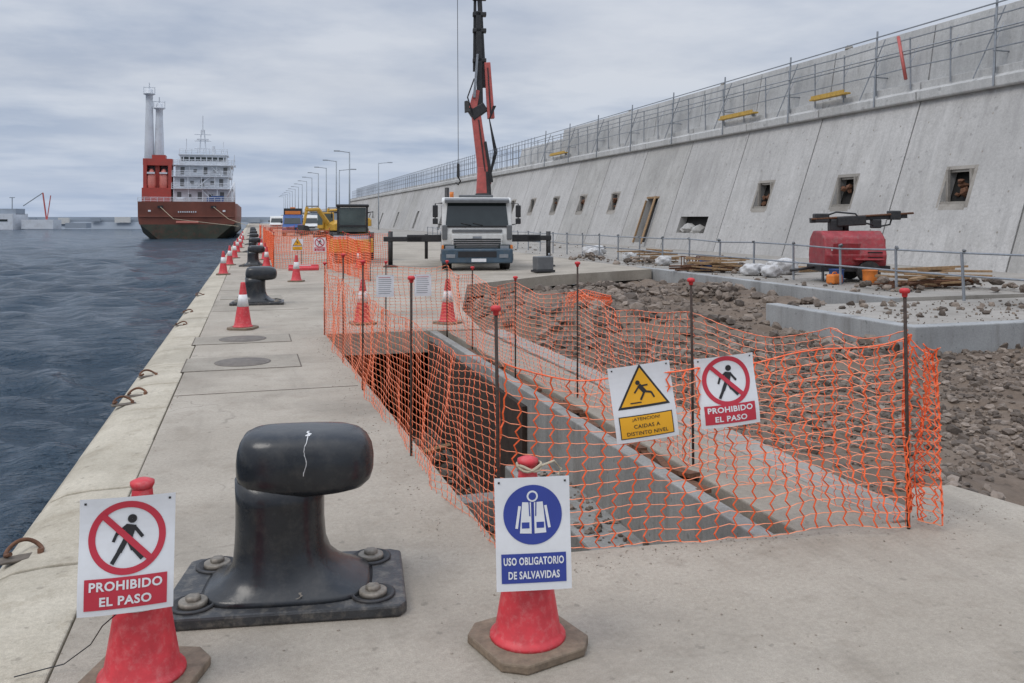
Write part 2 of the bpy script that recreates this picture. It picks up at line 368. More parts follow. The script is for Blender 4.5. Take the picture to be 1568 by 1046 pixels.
# gravel ground
gu=np.linspace(3.45,15.2,190); gv=np.linspace(2.0,28,300); GU,GV=np.meshgrid(gu,gv,indexing='ij')
def gz(u,v):
    u=np.asarray(u,float); v=np.asarray(v,float)
    z=-.50+.18*vn(u*.7,v*.7)+.13*vn(u*2.1+9,v*2.1)+.07*vn(u*5,v*5)
    near=np.exp(-((u-4.3)**2/1.6+(v-4.3)**2/3)); z+=.38*near
    z+=.62*np.exp(-((u-6.3)**2/3.2+(v-17)**2/14))+.40*np.exp(-((u-4.6)**2/.8+(v-14.5)**2/6))+.3*np.exp(-((u-8.6)**2/1.5+(v-19.5)**2/6))
    z+=.38*np.exp(-((u-12.9)**2/.5+(v-22)**2/12))
    return z
GZ=gz(GU,GV); n1,n2=GU.shape; I=np.arange(n1*n2).reshape(n1,n2)
mesh('gravel_ground',None,np.stack([GU,GV,GZ],2).reshape(-1,3).tolist(),np.stack([I[:-1,:-1],I[1:,:-1],I[1:,1:],I[:-1,1:]],2).reshape(-1,4).tolist(),'dirt',True)
def inside(u,v):
    if v<4.7 and u<4.7: return False
    if u<3.9 and v<13.2: return False
    if v>13.1 and u<3.9+(v-16)*.27: return False
    return u<13.4
P=[];sz=[]
while len(P)<12000:
    u=rng.uniform(3.8,12.5); v=rng.uniform(3.2,13)
    dens=float(vn(np.array(u*.9),np.array(v*.9)))+.42
    if v<5.6: dens*=.35
    if inside(u,v) and rng.rand()<dens*1.3:
        s=.010+.055*rng.rand()**2.6; P.append((u,v,float(gz(u,v))+s*.25)); sz.append(s)
while len(P)<15500:
    u=rng.uniform(4,13.3); v=rng.uniform(11,26.5)
    dens=float(vn(np.array(u*.6+5),np.array(v*.6)))+.40
    if inside(u,v) and rng.rand()<dens*1.2:
        s=.018+.15*rng.rand()**5; P.append((u,v,float(gz(u,v))+s*.2)); sz.append(s)
stones('gravel_stones',None,P,sz,'stone')
# raised slab at wall foot
sb=E('concrete_apron')
prism('apron_slab',sb,[(13.5,15.6),(24.3,15.6),(24.3,420),(13.5,420)],-.75,-.006,'slab')
box('apron_edge_beam',sb,(13.60,21.9,-.33),(.28,12.9,.69),'face',.02)
prism('lower_slab',sb,[(10.6,11.6),(40,11.6),(40,15.58),(10.6,15.58)],-.85,-.09,'slab')
box('lower_edge_beam',sb,(24.9,11.52,-.38),(29,.3,.72),'face',.02)
box('side_edge_beam',sb,(10.55,13.6,-.38),(.3,4.0,.70),'face',.02)
P=[];sz=[]
for i in range(1500):
    if rng.rand()<.6: u=rng.uniform(10.7,24); v=rng.uniform(11.9,15.4); z=-.08
    else: u=13.9+rng.rand()**2*8; v=rng.uniform(16,60); z=0
    s=.012+.09*rng.rand()**6; P.append((u,v,z+s*.2)); sz.append(s)
stones('apron_rubble',None,P,sz,'stone')
# ---------------------------------------------------------------- sloping wall
W=E('harbour_wall')
ZT=6.55; SL=.351
def wu(z): return 23.8+SL*z
items={'wallA':[],'wallB':[],'wallC':[]}; jamb=[]; back=[]; frames=[]; patch=[]
nv0=28.2-6.2*5
i=0; v=nv0
while v<236:
    a,b_=v+.035,v+6.165; key=['wallA','wallB','wallC','wallA','wallC','wallB','wallC'][(i*5)%7]
    vc=(a+b_)/2; op=None
    if abs(vc-43.7)<1: op=(vc-1.5,vc+1.7,.95,1.9)
    elif abs(vc-49.9)<1: op=(vc-.75,vc+.75,.25,3.1)
    elif vc<92 : op=(vc-.6,vc+.6,2.3,3.6)
    elif i%3==0: op=(vc-.8,vc+.8,.3,3.0)
    VS=[a,b_] if not op else [a,op[0],op[1],b_]; ZS=[-.2,ZT] if not op else [-.2,op[2],op[3],ZT]
    for x in range(len(VS)-1):
        for y in range(len(ZS)-1):
            if op and x==1 and y==1: continue
            items[key].append(([(wu(ZS[y]),VS[x],ZS[y]),(wu(ZS[y+1]),VS[x],ZS[y+1]),(wu(ZS[y+1]),VS[x+1],ZS[y+1]),(wu(ZS[y]),VS[x+1],ZS[y])],[(0,1,2,3)]))
    for e in (a,b_):
        items[key].append(([(wu(-.2),e,-.2),(wu(ZT),e,ZT),(wu(ZT)+.3,e,ZT),(wu(-.2)+.3,e,-.2)],[(0,1,2,3)]))
    if op:
        v0,v1,z0,z1=op; dd=.45
        f=[(wu(z0),v0,z0),(wu(z0),v1,z0),(wu(z1),v1,z1),(wu(z1),v0,z1)]; g=[(p_[0]+dd,p_[1],p_[2]) for p_ in f]
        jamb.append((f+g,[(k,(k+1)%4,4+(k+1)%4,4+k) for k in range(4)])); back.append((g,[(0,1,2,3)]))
        if z1-z0<1.4 and v1-v0<1.4:
            for (c_,s_) in (((wu((z0+z1)/2)+.15,v0+.05,(z0+z1)/2),(.12,.1,z1-z0)),((wu((z0+z1)/2)+.15,v1-.05,(z0+z1)/2),(.12,.1,z1-z0)),((wu(z0)+.12,vc,z0+.05),(.12,v1-v0,.1)),((wu(z1)+.12,vc,z1-.05),(.12,v1-v0,.1))):
                frames.append(boxvf(c_,s_))
            w0=.13
            for (va,vb,za,zb) in ((v0-w0,v0,z0-w0,z1+w0),(v1,v1+w0,z0-w0,z1+w0),(v0,v1,z0-w0*1.6,z0),(v0,v1,z1,z1+w0)):
                jx=lambda: rng.uniform(-.04,.04)
                patch.append(([(wu(za)-.004,va+jx(),za),(wu(zb)-.004,va+jx(),zb),(wu(zb)-.004,vb+jx()*.2,zb),(wu(za)-.004,vb+jx()*.2,za)],[(0,1,2,3)]))
    for zz_ in (1.3,2.7,4.2,5.6):
        for f in (.12,.38,.62,.88):
            vv=a+(b_-a)*f; 
            if op and op[0]-.2<vv<op[1]+.2 and op[2]-.2<zz_<op[3]+.2: continue
            if vv<70: patch.append(([(wu(zz_-.035)-.005,vv-.035,zz_-.035),(wu(zz_+.035)-.005,vv-.035,zz_+.035),(wu(zz_+.035)-.005,vv+.035,zz_+.035),(wu(zz_-.035)-.005,vv+.035,zz_-.035)],[(0,1,2,3)]))
    v+=6.2; i+=1
for k in items: multi('panels_'+k,W,items[k],k)
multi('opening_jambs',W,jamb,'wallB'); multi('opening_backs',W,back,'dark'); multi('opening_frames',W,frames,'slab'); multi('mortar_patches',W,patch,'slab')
P_=[]; zs_=[]
for k in range(8):
    vc=28.2-3.1+6.2*k
    if k in(3,4): continue
    for j in range(5): P_.append((wu(2.9)+.25+rng.randn()*.05,vc+rng.randn()*.25,2.5+rng.rand()*.7)); zs_.append(.12+.1*rng.rand())
stones('opening_rubble',W,P_,zs_,'rust')
# broken concrete seen inside the wide opening
stones('broken_niche',W,[(wu(1.3)+.2,43.3,1.1),(wu(1.3)+.25,44.4,1.2),(wu(1.3)+.2,43.9,1.0),(wu(1.3)+.3,45.0,1.15)],[.5,.45,.4,.35],'wallB')
box('joint_backing_core',W,(27.6,115,3.2),(1.4,245,6.4),'joint')
def exv(prof,v0,v1):
    n=len(prof); V=[(p[0],v0,p[1]) for p in prof]+[(p[0],v1,p[1]) for p in prof]
    return (V,[tuple(range(n)),tuple(range(2*n-1,n-1,-1))]+[(i,n+i,n+(i+1)%n,(i+1)%n) for i in range(n)])
led=[];par_=[]
v=nv0; i=0
while v<236:
    led.append(exv([(wu(ZT)+.1,ZT),(wu(ZT)-.22,ZT),(wu(ZT)-.26,ZT+.05),(wu(ZT)-.26,ZT+.38),(wu(ZT)-.02,ZT+.50),(wu(ZT)-.02,ZT+.80),(28.2,ZT+.80),(28.2,ZT)],v+.03,v+6.17))
    if v<78: 
        top=9.75 if v<66 else 9.0
        par_.append(exv([(26.45,7.355),(26.85,top),(27.5,top),(27.5,7.355)],v+.03,v+6.17))
    v+=6.2; i+=1
multi('ledge',W,led,'wallTop',.02); multi('parapet',W,par_,'wallTop',.02)
multi('far_wall',W,[exv([(24.0,-.2),(26.0,5.6),(28,5.6),(28,-.2)],236.5,800)],'wallA')
stones('parapet_lumps',W,[(27.1,15.5,9.8),(27.1,33.8,9.78),(27.1,45,9.78),(27,58,9.76)],[.28,.3,.25,.25],'slab')
rl=E('wall_top_railing'); its=[]
v=10.; 
while v<232:
    step=2.07
    its.append(tubevf([(25.98+rng.randn()*.02,v,7.1),(25.98,v+rng.randn()*.03,9.25)],.035,5))
    if v<80: its.append(tubevf([(25.98,v,8.2),(26.5,v+.1,9.0)],.02,4))
    v+=step
for z in (8.0,8.6,9.2): its.append(tubevf([(25.96,a_,z+rng.randn()*.015) for a_ in np.arange(10,232,2.07)],.028,5))
for v in np.arange(80,230,1.03): its.append(tubevf([(26.9,v,7.3),(26.9,v,9.9)],.03,4))
for z in (8.2,9.0,9.8): its.append(tubevf([(26.9,79,z),(26.9,230,z)],.03,4))
multi('posts_and_rails',rl,its,'galv')
sc=E('scaffold_frame'); its=[]
for v in np.arange(12,78,6.2):
    its.append(tubevf([(25.8,v,6.6),(26.0,v,9.9)],.045,5)); its.append(tubevf([(25.8,v+.9,7.0),(26.5,v+.1,9.6)],.03,4))
    its.append(tubevf([(25.8,v,7.9),(26.7,v,7.9)],.03,4))
its.append(tubevf([(25.9,12,9.65),(25.9,78,9.5)],.03,5)); its.append(tubevf([(25.85,12,8.6),(25.9,78,9.0)],.025,4))
multi('frames',sc,its,'galv')
pr=E('red_prop'); tube('prop_tube',pr,[(25.7,28.6,7.5),(25.95,29.3,9.4)],.07,'crane')
for (v0,L) in ((32.2,2.6),(39.5,3.6),(68,4)):
    fb=E('formwork_board',(25.75,v0,7.45)); box('board',fb,(0,L/2,0),(.3,L,.08),'woody',.01); box('board_edge',fb,(-.12,L/2,.1),(.05,L*.9,.14),'woody'); box('bracket',fb,(.1,.4,-.1),(.2,.08,.14),'galv')
dr=E('timber_door',(wu(0),49.9,0)); 
box('plank',dr,(.25,-.95,1.7),(.06,.22,3.2),'wood',.005,(0,19.3,0)); box('frame_side',dr,(.5,.8,1.6),(.1,.1,2.9),'wood',0,(0,19.3,0)); box('lintel',dr,(1.1,0,3.15),(.12,1.7,.12),'wood')
ar=E('apron_railing'); its=[];bal=[]
v=12.9; 
while v<75:
    its.append(tubevf([(15,v,-.05),(15+rng.randn()*.02,v+rng.randn()*.03,1.02)],.034,6)); bal.append(tuple((15,v,1.05))); v+=2.05
for z in (.5,1.0):
    its.append(tubevf([(15+rng.randn()*.01,a,z+rng.randn()*.02) for a in np.arange(12.9,75,2.05)],.025,6))
for z in (.45,.95): its.append(tubevf([(15,12.9,z),(24,12.3,z-.0)],.025,6))
for x in np.arange(17,24,2.1): its.append(tubevf([(x,12.9-(x-15)*.067,-.09),(x,12.9-(x-15)*.067,1.0)],.03,6)); bal.append((x,12.9-(x-15)*.067,1.02))
multi('posts_and_rails',ar,its,'galv'); stones('post_caps',ar,bal,[.06]*len(bal),'grey')
# ---------------------------------------------------------------- bollards
def bollard(loc,rz):
    e=E('mooring_bollard',loc,rz)
    prism('base_plate',e,[(-.53,-.29),(-.48,-.33),(.51,-.33),(.54,-.28),(.52,.30),(.47,.33),(-.47,.33),(-.51,.30)],0,.055,'plate',.012)
    loft('column',e,[(0,0,.05,.39,.28,3.6),(0,0,.075,.36,.26,3.4),(-.005,0,.10,.30,.235,3),(-.015,0,.135,.255,.215,2.7),(-.03,0,.18,.222,.198,2.5),(-.04,0,.25,.206,.188,2.4),(-.042,0,.35,.20,.184,2.4),(-.042,0,.45,.20,.184,2.4),(-.04,0,.55,.205,.188,2.4)],'black')
    loft('head',e,[(.0,0,.492,.2,.16,3),(.05,0,.50,.25,.17,3),(.068,0,.513,.28,.185,3.1),(.074,0,.54,.302,.20,3.1),(.076,0,.58,.312,.206,3.1),(.076,0,.63,.313,.207,3.1),(.074,0,.68,.306,.20,3.1),(.07,0,.72,.29,.187,3.1),(.062,0,.748,.265,.165,3.1),(.055,0,.765,.225,.13,3.1),(.05,0,.773,.16,.085,3),(.045,0,.775,.07,.04,2.5)],'black')
    for i,(x,y) in enumerate(((-.37,.22),(.37,.22),(-.39,-.2),(.39,-.2))):
        lathe('bolt_cup_%d'%i,e,[(.10,.05),(.10,.064),(.088,.067),(.08,.058),(.02,.057)],'blackM',24,(x,y,0))
        lathe('bolt_washer_%d'%i,e,[(.062,.055),(.062,.075),(.055,.078),(.01,.078)],'bolt',24,(x,y,0))
        lathe('bolt_nut_%d'%i,e,[(.034,.07),(.034,.095),(.01,.097)],'bolt',6,(x,y,0))
    return e
b1=bollard((.172,4.115,0),-9)
rngp=np.random.RandomState(3)
def scrape(par,pts,wd,m='bag'):
    V=[];F=[]
    for i,p_ in enumerate(pts):
        j=wd*(.4+rngp.rand()); k=wd*rngp.randn()*.5; V+= [(p_[0]-j+k,p_[1],p_[2]),(p_[0]+j+k,p_[1],p_[2])]
        if i: F.append((2*i-2,2*i-1,2*i+1,2*i))
    return mesh('paint_scrape',par,V,F,m)
def hp(x,z):
    tb=[(.54,.20),(.58,.206),(.63,.207),(.68,.20),(.72,.187),(.748,.165),(.765,.13),(.773,.085)]
    zs=[a for a,_ in tb]; ys=[b for _,b in tb]; return (x,-float(np.interp(z,zs,ys))-.0015,z+.0012)
scrape(b1,[hp(.09+.006*math.sin(z*60),z) for z in np.linspace(.772,.60,22)],.0018)
scrape(b1,[hp(.085+.015*math.sin(z*60),z) for z in np.linspace(.773,.762,5)],.009)
scrape(b1,[(.07+.01*math.sin(k),-.258-.002*k,.105-.006*k) for k in range(5)],.006,'bolt')
for (u,v_) in ((.12,18.3),(.1,33),(.1,47),(.1,61),(.1,76),(.1,92),(.1,108)): bollard((u,v_,0),-4)
# ---------------------------------------------------------------- cones
def cone(loc,rz=0,band=True):
    e=E('traffic_cone',loc,rz)
    c_=.21; k=.075
    prism('base',e,[(-c_,-c_+k),(-c_+k,-c_),(c_-k,-c_),(c_,-c_+k),(c_,c_-k),(c_-k,c_),(-c_+k,c_),(-c_,c_-k)],0,.038,'coneB',.008)
    pr=lambda z: .132-(z-.07)*.1475
    lathe('body',e,[(.158,.036),(.156,.05),(.145,.058),(.135,.07)]+[(pr(z),z) for z in (.2,.34,.5,.6,.7)]+[(.036,.735),(.03,.745)],'cone',28)
    if band: lathe('reflective_band',e,[(pr(.36)+.002,.36),(pr(.55)+.002,.55)],'coneW',28)
    return e
c1=cone((1.089,3.327,0),15,False)
c2=cone((-.3935,3.473,0),-20,False)
pr=lambda z: .132-(z-.07)*.1475
lathe('reflective_band',c2,[(pr(.31)+.002,.31),(pr(.45)+.002,.45)],'coneW')
for c_ in (c1,c2): lathe('cap_knob',c_,[(.036,.735),(.043,.75),(.043,.762),(.02,.772)],'cone')
tube('rope_tie',c1,[(.05*math.cos(a),.05*math.sin(a)-.01,.735+.01*math.sin(a*2.3)) for a in np.linspace(0,13,40)],.006,'rope',6)
tube('rope_end',c1,[(.03,-.05,.74),(.09,-.06,.755),(.12,-.07,.72),(.10,-.075,.70)],.005,'rope',6)
tube('wire',c2,[(-.02,-.12,.33),(-.10,-.10,.26),(-.2,.0,.14),(-.34,.06,.03),(-.5,.0,.008)],.0025,'sblack',5)
for (u,v_) in ((-.13,14.2),(3.15,13.95),(1.78,14.3),(-.85,28.3),(.53,32.4),(-.72,40),(-.79,34),(.55,38),(-.7,47),(-.65,54),(.5,45),(.5,55),(-.7,64),(-.7,75),(1.2,24.5),(3.6,30)):
    cone((u,v_,0),rng.rand()*90)
# ---------------------------------------------------------------- netting
def net(name,path,cw=.085,ch=.08,sag=.05,amp=.03,rv=.0032,rh=.0020,seed=1,mv='netV',mh_='netH',zig=.08):
    rg=np.random.RandomState(seed); e=E(name)
    P=np.array(path,float); seg=np.hypot(*(P[1:,:2]-P[:-1,:2]).T); T=np.concatenate([[0],np.cumsum(seg)]); L=T[-1]
    ph=rg.rand(12)*6.28
    def pt(t,h):
        t=min(max(t,0),L); i=min(np.searchsorted(T,t,side='right')-1,len(seg)-1); f=(t-T[i])/seg[i]
        a=P[i]*(1-f)+P[i+1]*f; d_=(P[i+1]-P[i])[:2]/seg[i]; nrm=np.array([-d_[1],d_[0]])
        s=max(0,math.sin(math.pi*f)); zt=a[3]-sag*s*min(1,seg[i]); zb=a[2]+.02*math.sin(t*3+ph[0])
        o=amp*s**.5*(math.sin(t*2.3+h*3+ph[1])+.5*math.sin(t*6.1-h*5+ph[2])+.35*math.sin(t*13+h*9+ph[3]))
        tz=(.022*math.sin(t*2.1+h*2.5+ph[4])+.010*math.sin(t*7+h*6+ph[6]))*s**.5
        x=a[0]+nrm[0]*o; y=a[1]+nrm[1]*o; lean=(.06*math.sin(t*1.7+ph[5])+.035*math.sin(t*4.3+ph[7]))*(h-.5)+.014*math.sin(h*7+t*3+ph[8])
        return Vector((x+d_[0]*lean,y+d_[1]*lean,zb+(zt-zb)*h+tz))
    Hh=np.mean(P[:,3]-P[:,2]); nh=max(3,int(Hh/ch))
    its=[]
    for j in range(nh+1):
        n=max(2,int(L/(cw/2))); its.append(tubevf([pt(L*k/n,j/nh)+Vector((0,0,.0025*(-1)**k)) for k in range(n+1)],rh,3,cap=False))
    multi('horizontal_strands',e,its,mh_)
    its=[]; n=int(L/cw)
    for k in range(n+1):
        t0=L*k/n; its.append(tubevf([pt(t0+cw*zig*(-1)**j+rg.randn()*cw*.03,j/(2*nh)) for j in range(2*nh+1)],rv,3,cap=False))
    multi('vertical_strands',e,its,mv)
    multi('edge_cord',e,[tubevf([pt(L*k/80,1) for k in range(81)],rv*.9,3)],mv)
    return e
def post(u,v_,h=1.33,z=0,cap=True,lean=(0,0)):
    e=E('fence_post',(u,v_,z)); tube('rebar_rod',e,[(0,0,-.15),(lean[0]*.5,lean[1]*.5,h*.5),(lean[0],lean[1],h-.01)],.0095,'rebar',8)
    if cap: lathe('safety_cap',e,[(.012,h-.05),(.015,h-.045),(.016,h-.03),(.027,h-.026),(.029,h-.01),(.02,h),(.006,h+.002)],'cap',16,(lean[0],lean[1],0))
A=(1.235,4.245); B=(3.554,3.93)
post(*A,1.30,lean=(-.02,0)); post(*B,1.36,lean=(-.03,0)); post(3.02,5.42,lean=(-.02,0)); post(3.08,7.83); post(1.13,6.22); post(1.09,8.75); post(1.07,10.5)
post(1.06,13.1,1.1); post(2.9,11.3,1.1); post(2.88,9.25,1.1); post(2.95,13.1,1.1); post(2.0,13.2,1.1)
net('safety_net',[(1.235,4.24,.03,1.0),(2.0,4.12,.04,.93),(2.44,4.06,.03,.96),(3.0,4.0,.02,1.02),(3.554,3.92,.02,1.10)],.088,.072,.06,.035,.0052,.0027,seed=2,zig=.13)
net('safety_net',[(1.235,4.25,-.05,1.0),(1.13,6.22,-.3,1.0),(1.09,8.75,-.2,1.02),(1.07,10.5,0,1.02),(1.06,13.1,0,1.05)],.085,.048,.05,.035,.0025,.0025,seed=3,mv='netG',mh_='netF')
net('safety_net',[(1.06,13.1,0,1.05),(2.0,13.2,0,1.02),(2.95,13.1,0,1.03)],.08,.05,.03,.03,.0032,.0033,seed=4,mv='netG',mh_='netF')
net('safety_net',[(2.95,13.1,0,1.03),(2.9,11.3,0,1.0),(2.88,9.25,0,1.03),(3.08,7.83,0,1.06),(3.02,5.42,-.05,1.08),(3.4,4.35,0,1.1),(3.57,3.95,0,1.12)],.09,.05,.1,.05,.0028,.0026,seed=5,mv='netG',mh_='netF')
net('net_bundle',[(3.55,3.93,.1,1.1),(3.66,4.05,.05,1.08),(3.75,3.97,.1,.98),(3.70,3.86,.02,1.03),(3.62,3.90,.03,1.05),(3.70,3.98,.0,1.0)],.05,.065,0,.03,.0048,.003,seed=8,zig=.25)
net('net_bundle',[(5.9,15.6,.05,.30),(6.4,15.9,.12,.34),(6.9,15.7,.02,.22),(6.5,15.4,.0,.2),(6.0,15.5,.0,.25)],.05,.05,0,.06,.008,.007,seed=9,zig=.3)
# ---------------------------------------------------------------- signs
def sign(name,parent,loc,w_,h_,kind,rz=0,ry=0,bend=.25,bx=0):
    e=E(name,loc); e.rotation_euler=(R(bx),R(ry),R(rz))
    if parent: e.parent=parent
    B_=lambda x,z,y: (x,y+bend*x*x+.02*math.sin(z*14)*bend,z)
    def grid(nm,x0,x1,z0,z1,y,m,n=12,nz=6):
        V=[];F=[]
        for i in range(n+1):
            for j in range(nz+1): V.append(B_(x0+(x1-x0)*i/n,z0+(z1-z0)*j/nz,y))
        for i in range(n):
            for j in range(nz): k=i*(nz+1)+j; F.append((k,k+nz+1,k+nz+2,k+1))
        return mesh(nm,e,V,F,m)
    def ringp(nm,cx_,cz,r0,r1,y,m,n=64):
        V=[];F=[]; q=5
        for i in range(n):
            a=2*math.pi*i/n
            for g in range(q): r_=r0+(r1-r0)*g/(q-1); V.append(B_(cx_+r_*math.cos(a),cz+r_*math.sin(a),y))
        for i in range(n):
            j=(i+1)%n
            for g in range(q-1): F.append((q*i+g,q*i+g+1,q*j+g+1,q*j+g))
        return mesh(nm,e,V,F,m)
    def disc(nm,cx_,cz,r,y,m): ringp(nm,cx_,cz,0.0005,r,y,m)
    def line(nm,p_,q_,w0,y,m,w1=None,n=8):
        w1=w1 or w0; dx_,dz=q_[0]-p_[0],q_[1]-p_[1]; L=math.hypot(dx_,dz); nx,nz=-dz/L,dx_/L; V=[];F=[]
        for i in range(n+1):
            f=i/n; ww=w0+(w1-w0)*f
            for s_ in(-.5,.5): V.append(B_(p_[0]+dx_*f+nx*ww*s_,p_[1]+dz*f+nz*ww*s_,y))
        for i in range(n): F.append((2*i,2*i+2,2*i+3,2*i+1))
        return mesh(nm,e,V,F,m)
    def text(s,cx_,cz,width,hh_,y,m,off=.03):
        cu=bpy.data.curves.new('t','FONT'); cu.body=s; cu.size=1; cu.offset=off; cu.resolution_u=3; cu.space_character=1.08
        o=bpy.data.objects.new('t',cu); C.objects.link(o); bpy.context.view_layer.update()
        me=bpy.data.meshes.new_from_object(o.evaluated_get(bpy.context.evaluated_depsgraph_get())); bpy.data.objects.remove(o)
        vs=np.array([v_.co[:] for v_ in me.vertices]); mn,mx=vs.min(0),vs.max(0)
        for v_ in me.vertices:
            x=cx_+((v_.co.x-mn[0])/(mx[0]-mn[0])-.5)*width; z=cz+((v_.co.y-mn[1])/(mx[1]-mn[1])-.5)*hh_
            v_.co=B_(x,z,y)
        me.materials.clear(); me.materials.append(M[m]); oo=bpy.data.objects.new('lettering_'+s.split()[0].lower().replace('¡','').replace('!',''),me); C.objects.link(oo); oo.parent=e
    grid('board',-w_/2,w_/2,-h_/2,h_/2,0,'white',16,14); grid('board_back',-w_/2,w_/2,-h_/2,h_/2,.002,'white',16,14)
    y=-.0018
    if kind=='paso':
        cz=h_*.15; r_=w_*.405
        ringp('red_ring',0,cz,r_*.82,r_,y,'sred')
        line('slash',(-r_*.64,cz+r_*.64),(r_*.64,cz-r_*.64),r_*.17,y-.002,'sred')
        u_=r_
        disc('man_head',.12*u_,cz+.50*u_,.12*u_,y-.001,'sblack')
        line('man_torso',(.10*u_,cz+.34*u_),(.0*u_,cz-.12*u_),.27*u_,y-.001,'sblack',.2*u_)
        line('man_arm_a',(.16*u_,cz+.30*u_),(.40*u_,cz-.02*u_),.09*u_,y-.001,'sblack')
        line('man_arm_b',(.0*u_,cz+.32*u_),(-.28*u_,cz+.10*u_),.10*u_,y-.001,'sblack')
        line('man_arm_c',(-.27*u_,cz+.12*u_),(-.36*u_,cz-.10*u_),.08*u_,y-.001,'sblack')
        line('man_leg_a',(.04*u_,cz-.05*u_),(.17*u_,cz-.34*u_),.14*u_,y-.001,'sblack'); line('man_leg_a2',(.17*u_,cz-.32*u_),(.40*u_,cz-.60*u_),.11*u_,y-.001,'sblack')
        line('man_leg_b',(-.03*u_,cz-.05*u_),(-.20*u_,cz-.38*u_),.14*u_,y-.001,'sblack'); line('man_leg_b2',(-.19*u_,cz-.35*u_),(-.38*u_,cz-.68*u_),.11*u_,y-.001,'sblack')
        grid('red_panel',-w_*.43,w_*.43,-h_*.45,-h_*.18,y,'sred')
        text('PROHIBIDO',0,-h_*.247,w_*.76,h_*.082,y-.0015,'white'); text('EL PASO',0,-h_*.378,w_*.54,h_*.082,y-.0015,'white')
    elif kind=='chaleco':
        cz=h_*.17; r_=w_*.39
        disc('blue_disc',0,cz,r_,y,'sblue')
        disc('head',0,cz+r_*.62,r_*.19,y-.001,'white'); disc('face',0,cz+r_*.62,r_*.13,y-.0018,'sblue')
        line('vest_l',(-r_*.20,cz+r_*.42),(-r_*.25,cz-r_*.62),r_*.30,y-.001,'white',r_*.40)
        line('vest_r',(r_*.20,cz+r_*.42),(r_*.25,cz-r_*.62),r_*.30,y-.001,'white',r_*.40)
        line('arm_l',(-r_*.44,cz+r_*.30),(-r_*.56,cz-r_*.45),r_*.09,y-.0014,'white'); line('arm_r',(r_*.44,cz+r_*.30),(r_*.56,cz-r_*.45),r_*.09,y-.0014,'white')
        for s_ in(-1,1):
            line('pocket',(s_*r_*.25-r_*.13,cz-r_*.35),(s_*r_*.25+r_*.13,cz-r_*.35),r_*.2,y-.0018,'sblue'); line('strap',(s_*r_*.12,cz+r_*.44),(s_*r_*.10,cz-.05*r_),r_*.04,y-.0018,'sblue')
        line('opening',(0,cz+r_*.4),(0,cz-r_*.6),r_*.05,y-.002,'sblue')
        grid('blue_panel',-w_*.43,w_*.43,-h_*.43,-h_*.17,y,'sblue')
        text('USO OBLIGATORIO',0,-h_*.235,w_*.80,h_*.07,y-.0015,'white'); text('DE SALVAVIDAS',0,-h_*.358,w_*.68,h_*.07,y-.0015,'white')
    elif kind=='caidas':
        cz=h_*.16; a=w_*.42
        for nm,s_,m_,yy in (('black_triangle',1,'sblack',y),('yellow_triangle',.86,'syel',y-.0012)):
            pts=[(-a*s_,cz-a*.62*s_),(a*s_,cz-a*.62*s_),(0,cz+a*1.0*s_)]
            V=[];F=[]; nn=10
            for i in range(nn+1):
                f=i/nn
                for g_ in range(nn+1):
                    x0=pts[0][0]*(1-f); x1=pts[1][0]*(1-f); z=pts[0][1]+(pts[2][1]-pts[0][1])*f; V.append(B_(x0+(x1-x0)*g_/nn,z,yy))
            for i in range(nn):
                for g_ in range(nn): k=i*(nn+1)+g_; F.append((k,k+1,k+nn+2,k+nn+1))
            mesh(nm,e,V,F,m_)
        u_=a*.85; y2=y-.003
        disc('man_head',-.16*u_,cz+.36*u_,.10*u_,y2,'sblack'); line('man_torso',(-.12*u_,cz+.25*u_),(.12*u_,cz-.08*u_),.19*u_,y2,'sblack')
        line('man_arm',(-.06*u_,cz+.2*u_),(.28*u_,cz+.22*u_),.07*u_,y2,'sblack'); line('man_arm_b',(-.12*u_,cz+.2*u_),(-.36*u_,cz-.08*u_),.07*u_,y2,'sblack')
        line('man_leg',(.10*u_,cz-.05*u_),(.40*u_,cz-.12*u_),.09*u_,y2,'sblack'); line('man_leg_c',(.39*u_,cz-.12*u_),(.5*u_,cz-.36*u_),.08*u_,y2,'sblack'); line('man_leg_b',(.08*u_,cz-.08*u_),(-.12*u_,cz-.40*u_),.09*u_,y2,'sblack')
        line('ground',(-.6*u_,cz-.5*u_),(-.1*u_,cz-.5*u_),.05*u_,y2,'sblack')
        grid('yellow_panel_border',-w_*.43,w_*.43,-h_*.45,-h_*.15,y,'sblack'); grid('yellow_panel',-w_*.415,w_*.415,-h_*.438,-h_*.162,y-.0014,'syel')
        text('¡ATENCION!',0,-h_*.205,w_*.44,h_*.05,y-.003,'sblack',.01); text('CAIDAS A',0,-h_*.295,w_*.42,h_*.05,y-.003,'sblack',.01); text('DISTINTO NIVEL',0,-h_*.385,w_*.66,h_*.05,y-.003,'sblack',.01)
    elif kind=='info':
        for k in range(9): grid('text_line_%d'%k,-w_*.38,w_*(.38-.15*rng.rand()),h_*(.38-.09*k)-.004,h_*(.38-.09*k)+.004,y,'galv' if k else 'sred')
    for s_ in(-1,1): line('tie_hole',(s_*w_*.44-.004,h_*.46),(s_*w_*.44+.004,h_*.46),.008,y-.001,'sblack')
    return e
sign('safety_sign',None,(1.06,3.17,.512),.297,.44,'chaleco',-13,-1.2,.12,-2)
sign('prohibition_sign',None,(-.425,3.30,.552),.315,.405,'paso',2,1.0,.45,-3)
sign('warning_sign',None,(1.975,4.07,.785),.335,.40,'caidas',-12,-7.5,.4,0)
sign('prohibition_sign',None,(2.436,4.0,.83),.325,.375,'paso',-12,-6,.6,0)
for (u,v_,z) in ((1.97,13.08,.72),(2.56,13.08,.72)): sign('information_sign',None,(u,v_,z),.27,.34,'info',0,0,.2)
